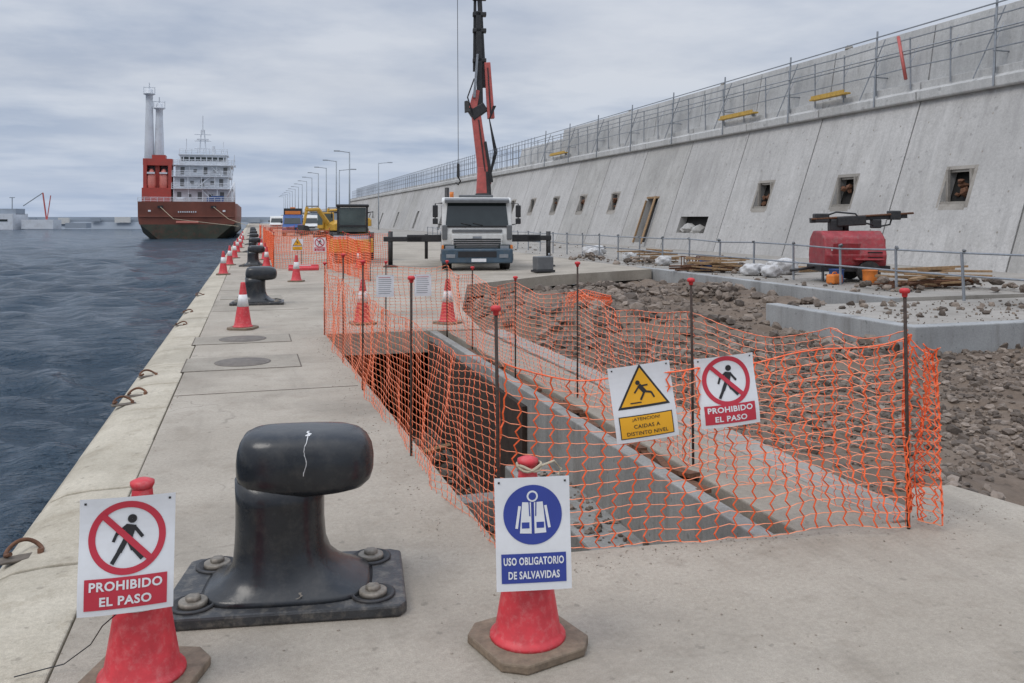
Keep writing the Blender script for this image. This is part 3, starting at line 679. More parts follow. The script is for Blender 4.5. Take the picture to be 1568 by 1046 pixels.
for i,(u,v_) in enumerate(((-1.15,5.05),(-1.18,8.9),(-1.1,9.3),(-1.12,10.4),(-1.12,15.2),(-1.15,17.2),(-1.15,21))):
    e=E('mooring_ring',(u,v_,-.03),rng.uniform(-30,30))
    tube('ring_bar',e,[(.085*math.cos(a),.08*math.sin(a),.02+.04*math.sin(a)**2) for a in np.linspace(-.6,3.9,22)],.011,'rust',8)
    tube('ring_anchor',e,[(.075,-.06,-.02),(.075,-.05,.04)],.016,'rust',8)
    box('anchor_recess',e,(0,-.05,.008),(.22,.09,.012),'joint',.004)
# ---------------------------------------------------------------- crane truck
T=E('crane_truck',(7.35,28.0,0),-12)
exx('cab_shell',T,[(0,.85),(-.03,1.25),(.02,1.5),(.26,2.38),(.42,2.5),(1.95,2.5),(2.0,2.3),(2.0,.62),(.2,.62)],-1.2,1.2,'wpaint',.05)
mesh('windscreen',T,[(-1.07,-.005,1.52),(1.07,-.005,1.52),(1.0,.225,2.32),(-1.0,.225,2.32)],[(0,1,2,3)],'glass')
exx('windscreen_seal',T,[(-.012,1.47),(-.014,1.52),(.02,1.53),(.03,1.47)],-1.1,1.1,'sblack')
exx('sun_visor',T,[(.20,2.34),(.02,2.30),(.02,2.40),(.26,2.47)],-1.1,1.1,'grey',.01)
box('upper_grille',T,(0,-.035,1.35),(1.7,.05,.10),'grey',.01); box('grille_mid',T,(0,-.045,1.12),(1.75,.06,.22),'wpaint',.015)
for k in range(4): box('grille_slot_%d'%k,T,(0,-.078,.84+.075*k),(1.6,.03,.045),'sblack')
box('grille_frame',T,(0,-.03,.97),(1.7,.08,.36),'wpaint',.02)
box('bumper',T,(0,-.06,.50),(2.42,.3,.50),'blued',.05); box('bumper_intake',T,(0,-.215,.56),(1.3,.02,.2),'sblack')
for s_ in(-1,1):
    box('headlight_%d'%s_,T,(s_*.93,-.075,.80),(.42,.1,.17),'glass',.03); box('headlight_lens_%d'%s_,T,(s_*.93,-.13,.80),(.30,.01,.1),'galv')
    box('mirror_%d'%s_,T,(s_*1.42,.15,2.02),(.18,.1,.42),'sblack',.03); box('mirror_low_%d'%s_,T,(s_*1.42,.15,1.68),(.18,.1,.2),'sblack',.03)
    tube('mirror_arm_%d'%s_,T,[(s_*1.18,.2,2.3),(s_*1.42,.15,2.28),(s_*1.42,.15,1.6),(s_*1.18,.2,1.55)],.02,'sblack')
    mesh('door_window_%d'%s_,T,[(s_*1.205,.45,1.6),(s_*1.205,1.4,1.6),(s_*1.205,1.4,2.3),(s_*1.205,.6,2.3)],[(0,1,2,3)],'glass')
    box('corner_vane_%d'%s_,T,(s_*1.1,-.02,1.3),(.18,.08,.5),'grey',.03)
    box('step_%d'%s_,T,(s_*1.1,.3,.45),(.3,.5,.25),'grey',.03)
    box('fog_lamp_%d'%s_,T,(s_*.9,-.215,.5),(.3,.02,.12),'galv',.005); box('indicator_%d'%s_,T,(s_*1.17,-.1,.8),(.08,.06,.14),'orange',.01)
    for j,y in enumerate((.95,5.2,6.5)):
        tube('wheel_%d_%d'%(s_,j),T,[(s_*.85,y,.5),(s_*1.18,y,.5)],.5,'tyre',28); tube('hub_%d_%d'%(s_,j),T,[(s_*1.17,y,.5),(s_*1.2,y,.5)],.24,'galv',18)
    tube('wiper_%d'%s_,T,[(s_*.2,-.03,1.54),(s_*.2-.35,.0,1.62)],.012,'sblack')
box('plate',T,(.05,-.222,.36),(.5,.01,.11),'white'); box('logo_bar',T,(0,-.08,1.13),(.3,.01,.07),'galv')
for k,x in enumerate((-.5,.5)): box('seat_%d'%k,T,(x,.5,1.7),(.4,.02,.3),'grey')
box('chassis',T,(0,4.2,.8),(.9,7.6,.3),'blackM'); box('flat_bed',T,(0,5.6,1.15),(2.45,5.0,.15),'grey',.02)
box('bed_headboard',T,(0,3.1,1.7),(2.4,.08,1.1),'grey'); box('roof_beacon_bar',T,(0,.9,2.55),(1.2,.2,.1),'grey',.03)
tube('beacon',T,[(-.85,.8,2.5),(-.85,.8,2.7)],.07,'orange',12); tube('exhaust',T,[(-1.0,2.15,1.2),(-1.0,2.15,2.9)],.08,'blackM',10)
box('outrigger_beam',T,(0,2.35,1.05),(4.9,.3,.26),'blackM',.02); box('outrigger_left_ext',T,(-2.6,2.3,1.02),(1.4,.2,.18),'blackM',.02)
box('outrigger_right_ext',T,(2.4,2.3,1.06),(.9,.2,.18),'blackM',.02)
for x in(-3.05,2.75):
    tube('outrigger_leg_%d'%int(x),T,[(x,2.3,.08),(x,2.3,1.3)],.085,'blackM',12); lathe('outrigger_pad_%d'%int(x),T,[(.26,0),(.26,.05),(.1,.09)],'blackM',18,(x,2.3,0))
tube('outrigger_box_leg',T,[(-1.75,2.3,.3),(-1.75,2.3,1.2)],.06,'blackM',8)
def beam(nm,p_,q_,w0,w1,m,bv=.02,d=None):
    p_,q_=Vector(p_),Vector(q_); ax=(q_-p_); ax.normalize(); yv=Vector((0,1,0)); xv=yv.cross(ax).normalized(); V=[]
    for (pt_,ww) in ((p_,w0),(q_,w1)):
        dd=(d or ww)
        for a,b__ in((-.5,-.5),(.5,-.5),(.5,.5),(-.5,.5)): V.append(pt_+xv*a*ww+yv*b__*dd)
    o=mesh(nm,T,V,[(0,1,2,3),(7,6,5,4)]+[(k,4+k,4+(k+1)%4,(k+1)%4) for k in range(4)],m); bev(o,bv); return o
beam('crane_base',(.35,2.4,1.0),(.3,2.4,2.7),.7,.5,'blackM'); beam('crane_column',(.28,2.4,2.5),(.32,2.4,3.65),.42,.38,'crane')
beam('column_cylinder',(.55,2.25,2.6),(.5,2.25,3.5),.16,.16,'blackM')
beam('main_boom',(.42,2.4,3.0),(.06,2.4,5.7),.44,.34,'crane',.03,.34)
beam('boom_side_stripe',(.40,2.215,3.5),(.16,2.22,5.4),.05,.04,'blackM',.003,.03)
beam('main_boom_cylinder',(.64,2.2,3.1),(.40,2.2,4.6),.12,.10,'blackM')
beam('boom_knuckle',(-.12,2.4,5.55),(.42,2.4,5.9),.42,.34,'blackM',.03,.4)
beam('knuckle_red',(-.05,2.35,5.8),(.1,2.35,6.5),.3,.22,'crane')
beam('knuckle_plate',(-.3,2.35,6.1),(-.2,2.35,5.7),.12,.3,'blackM')
beam('jib_housing',(.62,2.3,5.45),(.48,2.3,7.5),.26,.22,'crane',.02,.3)
beam('jib_housing_stripe',(.60,2.14,5.6),(.49,2.14,7.3),.05,.04,'blackM',.003,.02)
beam('jib_inner',(.22,2.35,5.9),(.16,2.35,9.4),.22,.20,'blackM',.02,.2)
beam('jib_telescope_a',(.36,2.4,6.6),(.16,2.4,10.8),.2,.16,'blackM',.02,.16)
beam('jib_telescope_b',(.02,2.45,7.2),(.05,2.45,11.5),.12,.10,'blackM',.01,.1)
beam('jib_cylinder',(.0,2.2,6.2),(.12,2.2,7.8),.1,.08,'galv',.01)
for k,z in enumerate((7.6,8.7,9.3,9.9)): box('jib_bracket_%d'%k,T,(.2,2.4,z),(.5,.3,.14),'blackM',.02)
for k in range(3): tube('hose_%d'%k,T,[(.5,2.1,3.0),(.72+.05*k,2.0,4.2),(.55,2.1,5.4),(.7+.04*k,2.1,5.9)],.022,'sblack',6)
tube('hose_b',T,[(-.05,2.2,5.6),(-.25,2.1,6.2),(.0,2.2,6.9)],.025,'sblack',6)
tube('cable',T,[(-.62,2.4,12),(-.58,2.4,3.8)],.012,'sblack',5); beam('hook_block',(-.58,2.4,3.8),(-.58,2.4,3.3),.10,.12,'blackM')
tube('lifting_hook',T,[(-.58,2.4,3.3),(-.50,2.4,3.15),(-.58,2.4,3.02),(-.68,2.4,3.1)],.03,'blackM',8)
beam('jib_tip',(.05,2.4,11.4),(-.62,2.4,12.0),.15,.1,'blackM')
# ---------------------------------------------------------------- road roller
Rr=E('road_roller',(3.85,34.5,0),-8); Rr.scale=(.84,.84,.84)
tube('drum',Rr,[(-.85,0,.65),(.85,0,.65)],.65,'galv',36)
for s_ in(-1,1): box('drum_frame_%d'%s_,Rr,(s_*.97,.1,.75),(.12,1.7,.3),'yellow',.03)
box('front_yoke',Rr,(0,-.75,.82),(2.05,.14,.62),'yellow',.04); box('rear_yoke',Rr,(0,.95,.9),(2.0,.3,.5),'yellow',.05)
box('yoke_bar',Rr,(0,-.83,.42),(1.9,.05,.14),'blackM',.01)
box('cab_floor',Rr,(0,2.0,1.2),(1.5,1.5,.3),'blackM',.03)
box('cab_front_glass',Rr,(0,1.33,2.05),(1.3,.02,1.2),'cabglass')
for s_ in(-1,1): box('cab_side_glass_%d'%s_,Rr,(s_*.69,2.0,2.05),(.02,1.25,1.2),'cabglass')
box('cab_seat',Rr,(0,2.3,1.7),(.5,.2,.8),'grey',.05)
for x in(-.7,.7):
    for y in(1.33,2.67): box('cab_post_%d_%d'%(x*10,y*10),Rr,(x,y,2.0),(.09,.09,1.4),'sblack')
box('cab_roof',Rr,(0,2.0,2.75),(1.6,1.55,.14),'sblack',.05); box('cab_sill',Rr,(0,1.3,1.75),(1.4,.06,.08),'sblack')
for s_ in(-1,1): tube('mirror_%d'%s_,Rr,[(s_*.75,1.3,2.4),(s_*1.0,1.2,2.45),(s_*1.0,1.2,2.15)],.03,'sblack')
exx('engine_hood',Rr,[(2.8,.8),(2.8,1.7),(4.3,1.5),(4.6,1.2),(4.6,.8)],-.75,.75,'yellow',.06)
for s_ in(-1,1): tube('rear_tyre_%d'%s_,Rr,[(s_*.6,3.4,.7),(s_*1.05,3.4,.7)],.7,'tyre',28)
def excav(loc,rz,sc_=1):
    X=E('excavator',loc,rz); X.scale=(sc_,)*3
    for s_ in(-1,1):
        exx('track_%d'%s_,X,[(-1.7,.3),(-1.4,0),(1.4,0),(1.7,.3),(1.7,.6),(1.4,.85),(-1.4,.85),(-1.7,.6)],s_*1.1-.3,s_*1.1+.3,'tyre',.04)
    exx('house',X,[(-1.0,1.0),(-1.0,1.7),(.4,2.1),(1.9,2.1),(2.1,1.8),(2.1,1.0)],-1.2,1.25,'yellow',.08)
    box('cab',X,(-.75,-.5,2.05),(.95,1.5,1.7),'yellow',.08); box('cab_windscreen',X,(-.75,-1.262,2.2),(.8,.02,1.2),'cabglass'); 
    for s_ in(-1,1): box('cab_side_glass_%d'%s_,X,(-.75+s_*.482,-.5,2.3),(.02,1.1,.9),'cabglass')
    box('slew_ring',X,(0,0,.92),(1.4,1.4,.2),'blackM')
    tube('boom_lower',X,[(.1,-.8,1.6),(.1,-2.2,3.2)],.24,'yellow',6,.22); tube('boom_upper',X,[(.1,-2.2,3.2),(.1,-3.8,3.1)],.22,'yellow',6,.16)
    tube('dipper',X,[(.1,-3.6,3.4),(.1,-4.0,1.6)],.17,'yellow',6,.12); tube('ram',X,[(.1,-2.2,3.5),(.1,-3.7,3.5)],.07,'galv')
    exx('bucket',X,[(-4.4,1.6),(-3.8,1.5),(-3.5,.9),(-3.9,.5),(-4.5,.8)],-.4,.6,'blackM',.04)
excav((6.6,72,0),-55,.8); excav((12.2,105,0),-100,.9)
def van(loc,rz,body,name='delivery_van'):
    X=E(name,loc,rz)
    exx('body',X,[(0,.5),(-.05,.95),(.7,1.25),(1.3,2.05),(1.6,2.2),(4.9,2.2),(5.0,.5)],-.95,.95,body,.07)
    mesh('windscreen',X,[(-.82,.69,1.28),(.82,.69,1.28),(.75,1.27,2.0),(-.75,1.27,2.0)],[(0,1,2,3)],'glass')
    box('bumper',X,(0,-.05,.5),(1.85,.2,.28),'grey',.05); box('grille',X,(0,-.07,.85),(1.1,.06,.16),'sblack')
    for s_ in(-1,1):
        box('headlight_%d'%s_,X,(s_*.72,-.02,.9),(.3,.1,.16),'galv',.02); box('side_glass_%d'%s_,X,(s_*.953,1.9,1.7),(.01,.9,.5),'glass'); box('mirror_%d'%s_,X,(s_*1.08,1.15,1.45),(.16,.1,.26),'sblack',.02)
        for y in(.95,4.0): tube('wheel_%d_%d'%(s_,y),X,[(s_*.75,y,.34),(s_*.98,y,.34)],.34,'tyre',22)
    return X
lt=van((3.9,88,0),-5,'blue','light_truck'); box('load',lt,(0,3.2,2.4),(1.6,3,.4),'orange',.05); box('headboard',lt,(0,1.75,2.5),(1.8,.08,.7),'blackM'); box('roof_light',lt,(0,1.8,2.9),(.5,.2,.14),'orange',.03)
van((6.3,98,0),-5,'wpaint'); van((8.2,112,0),-5,'wpaint'); van((3.4,125,0),-5,'wpaint'); van((5.8,104,0),-20,'crane')
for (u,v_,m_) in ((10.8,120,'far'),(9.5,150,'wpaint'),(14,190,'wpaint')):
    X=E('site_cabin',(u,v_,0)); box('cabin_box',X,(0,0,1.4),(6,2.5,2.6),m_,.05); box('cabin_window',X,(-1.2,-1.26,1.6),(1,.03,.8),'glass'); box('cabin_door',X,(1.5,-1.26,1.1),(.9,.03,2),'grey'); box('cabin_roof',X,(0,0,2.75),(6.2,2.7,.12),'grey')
def farnet(path,seed,m='netF'):
    net('safety_net',path,.09,.075,.04,.03,.008,.008,seed=seed,mv='netV',mh_=m)
    for p_ in path: post(p_[0],p_[1],1.3)
farnet([(.75,31,.0,1.2),(1.7,30.9,0,1.15),(2.55,30.6,0,1.2)],11); farnet([(.75,31,0,1.2),(.8,36,0,1.2),(.8,42,0,1.2),(.7,50,0,1.2)],12)
farnet([(2.55,30.6,0,1.2),(2.9,27,0,1.2),(3.2,24,0,1.1)],13); farnet([(.8,52,0,1.2),(.8,62,0,1.2),(1.8,64,0,1.2),(3,64,0,1.2)],14)
farnet([(.8,75,0,1.2),(.8,90,0,1.2),(3,90,0,1.2),(5,88,0,1.2)],15); farnet([(3.2,31.5,0,1.25),(4.2,31.8,0,1.2),(5.0,32,0,1.2)],16)
farnet([(.9,44,0,1.2),(2.2,44,0,1.2),(3.8,44,0,1.2)],17)
sign('warning_sign',None,(1.55,30.78,.85),.4,.42,'caidas',0,0,.0); sign('prohibition_sign',None,(2.3,30.6,.85),.42,.5,'paso',0,0,.0)
wb=E('plastic_barrier',(1.7,29.8,0)); exx('shell',wb,[(-.15,0),(-.15,.10),(-.06,.14),(-.05,.2),(.05,.2),(.06,.14),(.15,.10),(.15,0)],-.5,.5,'cone',.02); box('band',wb,(0,0,.16),(.5,.115,.06),'coneW')
# ---------------------------------------------------------------- compressor / drill on apron
K=E('air_compressor',(16.2,20.2,0),-18)
exx('canopy',K,[(-.65,.45),(-.7,.75),(-.55,1.25),(-.3,1.42),(.35,1.42),(.62,1.2),(.72,.75),(.68,.45)],-.92,.78,'comp',.05)
box('side_door',K,(-.35,-.70,.85),(.75,.02,.5),'comp',.01,(15,0,0)); box('end_panel',K,(.80,0,.85),(.03,1.0,.7),'comp',.01)
for k in range(5): box('vent_%d'%k,K,(.82,0,.6+.1*k),(.02,.7,.04),'sblack')
for k in range(4): box('side_vent_%d'%k,K,(.45,-.685,.62+.07*k),(.4,.02,.03),'sblack',0,(15,0,0))
exx('chassis',K,[(-.6,.3),(-.6,.46),(.6,.46),(.6,.3)],-1.0,.9,'blackM')
for s_ in(-1,1):
    tube('wheel_%d'%s_,K,[(.25,s_*.62,.3),(.25,s_*.82,.3)],.3,'tyre',22); box('mudguard_%d'%s_,K,(.25,s_*.72,.64),(.8,.24,.05),'comp',.02)
tube('jack_leg',K,[(-.85,-.3,.02),(-.85,-.3,.6)],.04,'galv'); tube('tow_bar',K,[(-.9,0,.4),(-1.7,-.1,.3)],.04,'blackM')
for k in range(7): box('lettering_block_%d'%k,K,(-.72+.115*k,-.69,.92),(.06,.012,.09),'white',0,(15,0,0))
box('drill_beam',K,(.25,0,1.78),(2.7,.18,.14),'blackM',.01,(0,-3,0)); box('drill_carriage',K,(.0,-.05,1.7),(.8,.35,.28),'blackM',.03,(0,-3,0)); box('drill_motor',K,(-.4,0,1.58),(.35,.3,.35),'blackM',.04)
box('drill_clamp',K,(1.25,0,1.86),(.3,.3,.26),'blackM',.03); box('drill_head',K,(-.8,0,1.78),(.4,.28,.26),'blackM',.03)
tube('drill_steel',K,[(-1.1,-.12,1.75),(1.75,-.12,1.92)],.03,'rust'); tube('drill_hose',K,[(1.2,0,1.8),(1.1,-.1,1.6),(.8,-.2,1.55),(.3,-.2,1.65),(.1,-.2,1.9),(-.4,-.1,1.95),(-.8,0,1.8)],.025,'sblack')
tube('drill_mast_foot',K,[(-.1,0,1.4),(-.1,0,1.75)],.09,'blackM'); box('control_box',K,(.7,-.1,1.62),(.25,.25,.25),'blackM',.03)
def sack(u,v_,z,s):
    e=E('rubble_sack',(u,v_,z)); n=18;V=[];F=[];m_=10;ph=rng.rand(6)*6
    for i in range(m_+1):
        a=math.pi*i/m_
        for k in range(n):
            t=2*math.pi*k/n; r_=(1+.18*math.sin(3*t+ph[0]+i)+.12*math.sin(5*t+ph[1]-2*i)); V.append((s*r_*math.sin(a)**.6*math.cos(t),s*.8*r_*math.sin(a)**.6*math.sin(t),s*.62*(1-math.cos(a)*(1+.1*math.sin(2*t+ph[2])))))
    for i in range(m_):
        for k in range(n): F.append((i*n+k,i*n+(k+1)%n,(i+1)*n+(k+1)%n,(i+1)*n+k))
    mesh('sack_body',e,V,F,'bag',True)
for a in ((14.8,23.0,.3),(15.3,22.7,.28),(15.0,22.2,.3),(15.6,23.8,.26),(16.2,23.2,.42),(14.9,29,.3),(15.4,33,.32),(15,36,.35),(15.3,37.2,.4),(15.9,37.8,.4),(17,25,.3)): sack(a[0],a[1],-.01,a[2])
P=[];sz=[]
for (u0,v0,n,r_) in ((14.6,26,70,.7),(15.3,17.6,50,.7),(14.4,30,70,.9),(13.9,34,60,.8),(17.5,16.8,50,1.0),(15.5,24.6,60,.8),(12.6,17,90,.9),(12.2,21,80,.8),(9.5,22,120,1.6)):
    for k in range(n):
        a,rr=rng.rand()*6.28,rng.rand()**.7*r_; s=.03+.12*rng.rand()**2.5; zb=0 if u0>13.4 else float(gz(u0,v0)); P.append((u0+rr*math.cos(a),v0+rr*math.sin(a)*1.4,zb+max(0,(.25*(1-rr/r_)))+s*.2)); sz.append(s)
stones('rubble_pile',None,P,sz,'stone')
tp=E('timber_pile'); its=[]
for k in range(48):
    u0,v0=((14.6,24.8),(16.6,17.8),(15.5,31),(18.5,14.6))[k%4]; its.append(boxvf((u0+rng.randn()*.3,v0+rng.randn()*.4,.06+.05*(k//5)-(.09 if k%4==3 else 0)),(rng.uniform(.06,.16),rng.uniform(1,2.3),.05),Matrix.Rotation(1.2+rng.randn()*.5,3,'Z')@Matrix.Rotation(rng.randn()*.05,3,'X')))
multi('planks',tp,its,'wood')
pl=E('wooden_pallet',(17.6,24.5,0),15); 
multi('slats',pl,[boxvf((-.5+.2*k,0,.13),(.12,1.2,.02)) for k in range(6)]+[boxvf((0,-.5+.5*k,.06),(1.2,.1,.10)) for k in range(3)],'wood')
rp=E('rusty_pipes'); its=[]
for k in range(26):
    u0,v0=((16.3,17.4),(14.7,25.4))[k%2]; a=rng.randn()*.35; L=rng.uniform(.7,1.5); its.append(tubevf([(u0-L*math.cos(a)+rng.randn()*.2,v0-L*math.sin(a)*.5,.05+.02*(k%8)),(u0+L*math.cos(a),v0+L*math.sin(a)*.5,.08+.02*(k%8))],.03,6))
multi('pipes',rp,its,'rust')
for (u,v_,m_) in ((14.5,25.2,'blue'),(15.3,19.6,'blue'),(15.9,19.0,'orange')):
    e=E('plastic_drum',(u,v_,0)); lathe('drum_body',e,[(.17,0),(.18,.03),(.19,.2),(.185,.22),(.2,.36),(.21,.38),(.19,.385),(.17,.05)],m_,22)
e=E('jerrycan',(15.0,19.3,0),20); box('can_body',e,(0,0,.14),(.45,.25,.26),'orange',.05); tube('can_handle',e,[(-.1,0,.27),(-.05,0,.32),(.08,0,.32),(.12,0,.27)],.015,'orange')
cr=E('mortar_cage',(14.4,25.9,0)); its=[]
for x in np.linspace(-.8,.8,9): its.append(tubevf([(0,x,0),(0,x,.45)],.02,5)); its.append(tubevf([(.6,x,0),(.6,x,.45)],.02,5))
for z in(.05,.45):
    for x in (0,.6): its.append(tubevf([(x,-.8,z),(x,.8,z)],.02,5))
multi('bars',cr,its,'rust')
g=E('site_generator',(9.1,26.2,0),10); g.scale=(.75,)*3; box('housing',g,(0,0,.42),(.8,.5,.6),'grey',.05); box('frame_base',g,(0,0,.08),(.9,.6,.1),'sblack',.02); tube('exhaust',g,[(.3,0,.7),(.3,0,.85)],.04,'galv')
# ---------------------------------------------------------------- lamp posts
for n_ in range(14):
    v_=131+21*n_; e=E('street_lamp',(14.3,v_,0)); tube('pole',e,[(0,0,0),(0,0,12)],.15,'lamp',8,.09); tube('arm',e,[(0,0,11.9),(-1.6,0,12.1)],.07,'lamp',6); box('lantern',e,(-1.9,0,12.1),(.9,.3,.18),'lamp',.03)
for (u,v_,h) in ((11.5,118,8.5),(20,140,11)):
    e=E('street_lamp',(u,v_,0)); tube('pole',e,[(0,0,0),(0,0,h)],.1,'lamp',8,.06); tube('arm',e,[(0,0,h-.1),(1.6,0,h+.1)],.05,'lamp',6); box('lantern',e,(1.9,0,h+.1),(.8,.3,.14),'lamp',.03)
# ---------------------------------------------------------------- ship
sh=E('cargo_ship',(-12.3,182.6,0),0)
def sect(y,hw,wl,zt):
    return [(-hw,zt),(-hw,2.2),(-hw*.98,.9),(-wl,-1.0),(-wl*.8,-2.6),(wl*.8,-2.6),(wl,-1.0),(hw*.98,.9),(hw,2.2),(hw,zt)],y
ss=[sect(0,8.9,5.0,5.0),sect(1.5,9.4,7.2,5.0),sect(6,9.6,9.0,5.0),sect(14,9.6,9.6,5.0),sect(70,9.6,9.6,5.2),sect(95,7,5.5,6.5),sect(108,.6,.5,8)]
V=[];F=[];n=10
for pr_,y in ss: V+=[(a,y-(0.12*(z_+2.6) if y==0 else 0),z_) for a,z_ in pr_]
for i in range(len(ss)-1):
    for k in range(n): F.append((i*n+k,i*n+(k+1)%n,(i+1)*n+(k+1)%n,(i+1)*n+k))
F.append(tuple(range(n)))
me=mesh('hull',sh,V,F,['hull','hullg'])
for p_ in me.data.polygons:
    if p_.center.z<.1: p_.material_index=1
bev(me,.25)
mesh('lower_transom',sh,[(-8.7,-.52,.7),(8.7,-.52,.7),(5.2,-.25,-2.5),(-5.2,-.25,-2.5)],[(0,1,2,3)],'hullg')
box('rubbing_strake',sh,(0,-.72,2.3),(17.8,.2,.25),'hull'); box('name_plate',sh,(0,-.85,1.2),(4.2,.06,.4),'pink')
for k in range(9): box('name_letter_%d'%k,sh,(-1.6+k*.4,-.95,3.2),(.22,.06,.3),'shipW')
for s_ in(-1,1): box('fairlead_%d'%s_,sh,(s_*5,-1.0,4.2),(1.0,.1,.5),'sblack'); box('dock_mark_%d'%s_,sh,(s_*7,-.95,3.4),(.5,.06,.35),'white'); tube('mooring_line_%d'%s_,sh,[(s_*5,-1,4.2),(s_*5+3,-8,1.8),(11+s_,-16,.4)],.05,'rope',5)
its=[]
def rail(x0,x1,y,z,h=1.1,st=1.2):
    for x in np.arange(x0,x1+.01,st): its.append(tubevf([(x,y,z),(x,y,z+h)],.05,4))
    for zz_ in (.4,.75,1.1): its.append(tubevf([(x0,y,z+zz_),(x1,y,z+zz_)],.045,4))
rail(-9.2,9.2,-.4,5)
for (x0,x1,y0,y1,z0,z1) in ((-3,8.3,6,20,5,8),(-3,7.6,7,20,8,10.6),(-2.8,8.0,8,20,10.6,13.0)):
    box('deckhouse_%d'%int(z0),sh,((x0+x1)/2,(y0+y1)/2,(z0+z1)/2),(x1-x0,y1-y0,z1-z0),'shipW'); box('deck_edge_%d'%int(z0),sh,((x0+x1)/2,(y0+y1)/2-.6,z1+.06),(x1-x0+1,y1-y0+1.2,.14),'shipW')
    rail(x0-.4,x1+.4,y0-1.0,z1+.1)
    for x in np.linspace(x0,x1,5): its.append(tubevf([(x,y0-1.0,z0),(x,y0-1.0,z1)],.08,4))
box('wheelhouse',sh,(2.6,12,14.2),(9.4,6,2.2),'shipW'); box('bridge_wings',sh,(2.6,10.5,13.15),(13,2.5,.3),'shipW'); box('bridge_windows',sh,(2.6,8.98,14.5),(8.8,.06,.8),'glass'); box('wheelhouse_roof',sh,(2.6,12,15.4),(10,6.5,.2),'shipW')
for k in range(8): box('window_mullion_%d'%k,sh,(-1.4+k*1.15,8.93,14.5),(.2,.06,.8),'shipW')
rail(-2.2,7.4,8.9,15.5); rail(-3.8,9,9.2,13.3)
for row,(z,xs) in enumerate(((6.6,(-2,0,2,4.2,6.4)),(9.4,(-1.5,.4,2.4,4.4,6.2)),(11.9,(-1.5,1,3,5,7)))):
    for k,x in enumerate(xs): box('port_%d_%d'%(row,k),sh,(x,[5.98,6.98,7.98][row],z),(.7,.06,.7) if k%2 else (.8,.06,1.6),'grey')
for k,(x0,x1,z0,z1,y) in enumerate(((5,2.2,5,8,5.2),(1,4,8,10.6,6.2),(6.5,4,10.6,13,7.2))):
    its.append(tubevf([(x0,y,z0),(x1,y,z1)],.12,4)); its.append(tubevf([(x0,y,z0+1),(x1,y,z1+1)],.05,4))
for k in range(6): its.append(tubevf([(8.3+.1*k,7+k*.5,9+k),(8.3+.1*k,7+k*.5,10.5+k)],.07,4))
multi('railings_and_stairs',sh,its,'shipW')
its=[]
for x in(1.6,3.0): its.append(tubevf([(x,12,15.4),(2.3+(x-2.3)*.4,12,21)],.14,5))
for z in (17,18.6,20): its.append(tubevf([(.6,12,z),(4,12,z)],.1,5))
its.append(tubevf([(2.3,12,20),(2.3,12,24)],.1,5)); its.append(tubevf([(-1,12,15.4),(-1,12,19)],.09,5)); its.append(tubevf([(6.5,12,15.4),(6.5,12,18.5)],.08,5)); its.append(tubevf([(4.5,12,15.4),(4.5,12,17.5)],.3,8))
multi('mast',sh,its,'shipW'); box('radar',sh,(2.3,11.7,18.9),(2.4,.2,.25),'shipW')
box('casing_base',sh,(-6.4,9,6.6),(5.6,6,3.2),'shipR'); box('casing_l',sh,(-8.7,9,9.5),(.7,4,9.4),'shipR'); box('casing_m',sh,(-6.4,9.6,9.5),(.8,3,9.4),'shipR'); box('casing_r',sh,(-3.9,9,9.5),(.7,4,9.4),'shipR')
box('casing_top',sh,(-6.3,9,13.6),(5.6,3.8,1.4),'shipR'); box('casing_head',sh,(-6.1,9,14.7),(2.6,3,.8),'shipR'); box('casing_white',sh,(-6.4,11.2,10),(5,.3,7),'shipW')
for x in(-7.55,-5.15): loft('lifeboat_%d'%int(x),sh,[(x,8,7.2,.2,.3,2),(x,8,7.8,.75,.9,2.4),(x,8,9,.95,1.1,2.4),(x,8,10.6,.9,1.1,2.4),(x,8,11.6,.6,.8,2.2),(x,8,12.2,.25,.4,2)],'pink',16); box('lifeboat_band_%d'%int(x),sh,(x,7,11.3),(1.5,.5,.35),'shipW')
tube('deck_crane_post',sh,[(8.9,3,5),(8.9,3,9.5)],.22,'shipW'); tube('deck_crane_jib',sh,[(8.9,3,9.3),(7.5,3,6.3)],.14,'shipW')
box('winch_l',sh,(-1.5,1.5,5.6),(1.6,1,1),'shipW',.1); box('winch_r',sh,(4.5,1.5,5.7),(1.8,1,1.1),'blue',.1); box('container_blue',sh,(5.6,4,5.8),(2.4,1,1.5),'blue')
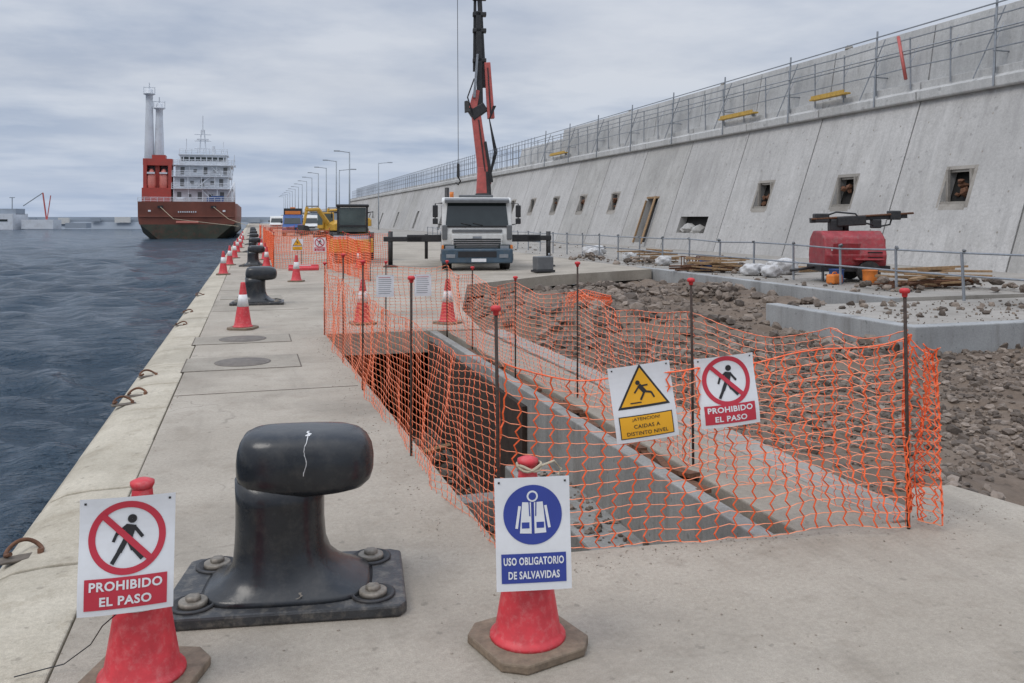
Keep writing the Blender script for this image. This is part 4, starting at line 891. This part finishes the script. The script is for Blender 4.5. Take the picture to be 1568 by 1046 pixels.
for x,z in((-8.7,29.6),(-6.7,26.6)):
    lathe('derrick_column_%d'%int(x),sh,[(1.15,5),(.95,18),(.72,z-3),(.72,z-1.2),(1.2,z-1.0),(1.2,z-.8),(.7,z-.8),(.7,z),(.3,z+.2)],'shipW',20,(x,15,0))
    multi('derrick_head_%d'%int(x),sh,[tubevf([(x-1.1,15,z-.8),(x-1.1,15,z+.6)],.08,4),tubevf([(x+1.1,15,z-.8),(x+1.1,15,z+.6)],.08,4),tubevf([(x-1.1,15,z+.5),(x+1.1,15,z+.5)],.08,4),tubevf([(x,15,z),(x,15,z+1.5)],.1,4)],'shipW')
# ---------------------------------------------------------------- far breakwater, port
bw=E('breakwater',(-56.5,378,0),-17)
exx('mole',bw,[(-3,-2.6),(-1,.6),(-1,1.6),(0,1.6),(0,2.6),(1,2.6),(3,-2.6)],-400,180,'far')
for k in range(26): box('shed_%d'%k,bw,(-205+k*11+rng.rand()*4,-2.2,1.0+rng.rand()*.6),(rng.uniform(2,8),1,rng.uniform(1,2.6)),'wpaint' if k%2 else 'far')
for k,x in enumerate((-118,-104,-92,-90,-72,-70,-50,-38)): 
    e=E('street_lamp',(-56.5+x*math.cos(R(-17)),378+x*math.sin(R(-17)),1.5)); tube('pole',e,[(0,0,0),(0,0,9)],.2,'lamp',5); box('lantern',e,(0,0,9),(2,.3,.3),'lamp')
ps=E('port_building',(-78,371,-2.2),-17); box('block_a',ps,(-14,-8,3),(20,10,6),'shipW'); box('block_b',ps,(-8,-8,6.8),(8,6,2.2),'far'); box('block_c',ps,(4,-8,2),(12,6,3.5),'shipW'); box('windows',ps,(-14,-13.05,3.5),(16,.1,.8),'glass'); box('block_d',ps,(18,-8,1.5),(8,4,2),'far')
tube('crane_mast',ps,[(6,-8,3),(4.5,-8,14)],.3,'crane',6); tube('crane_jib',ps,[(6,-8,3),(7.5,-8,13)],.2,'crane',6); tube('crane_boom',ps,[(4.5,-8,14),(-3,-8,9)],.2,'lamp',6)
print('OBJECTS',len(bpy.data.objects))
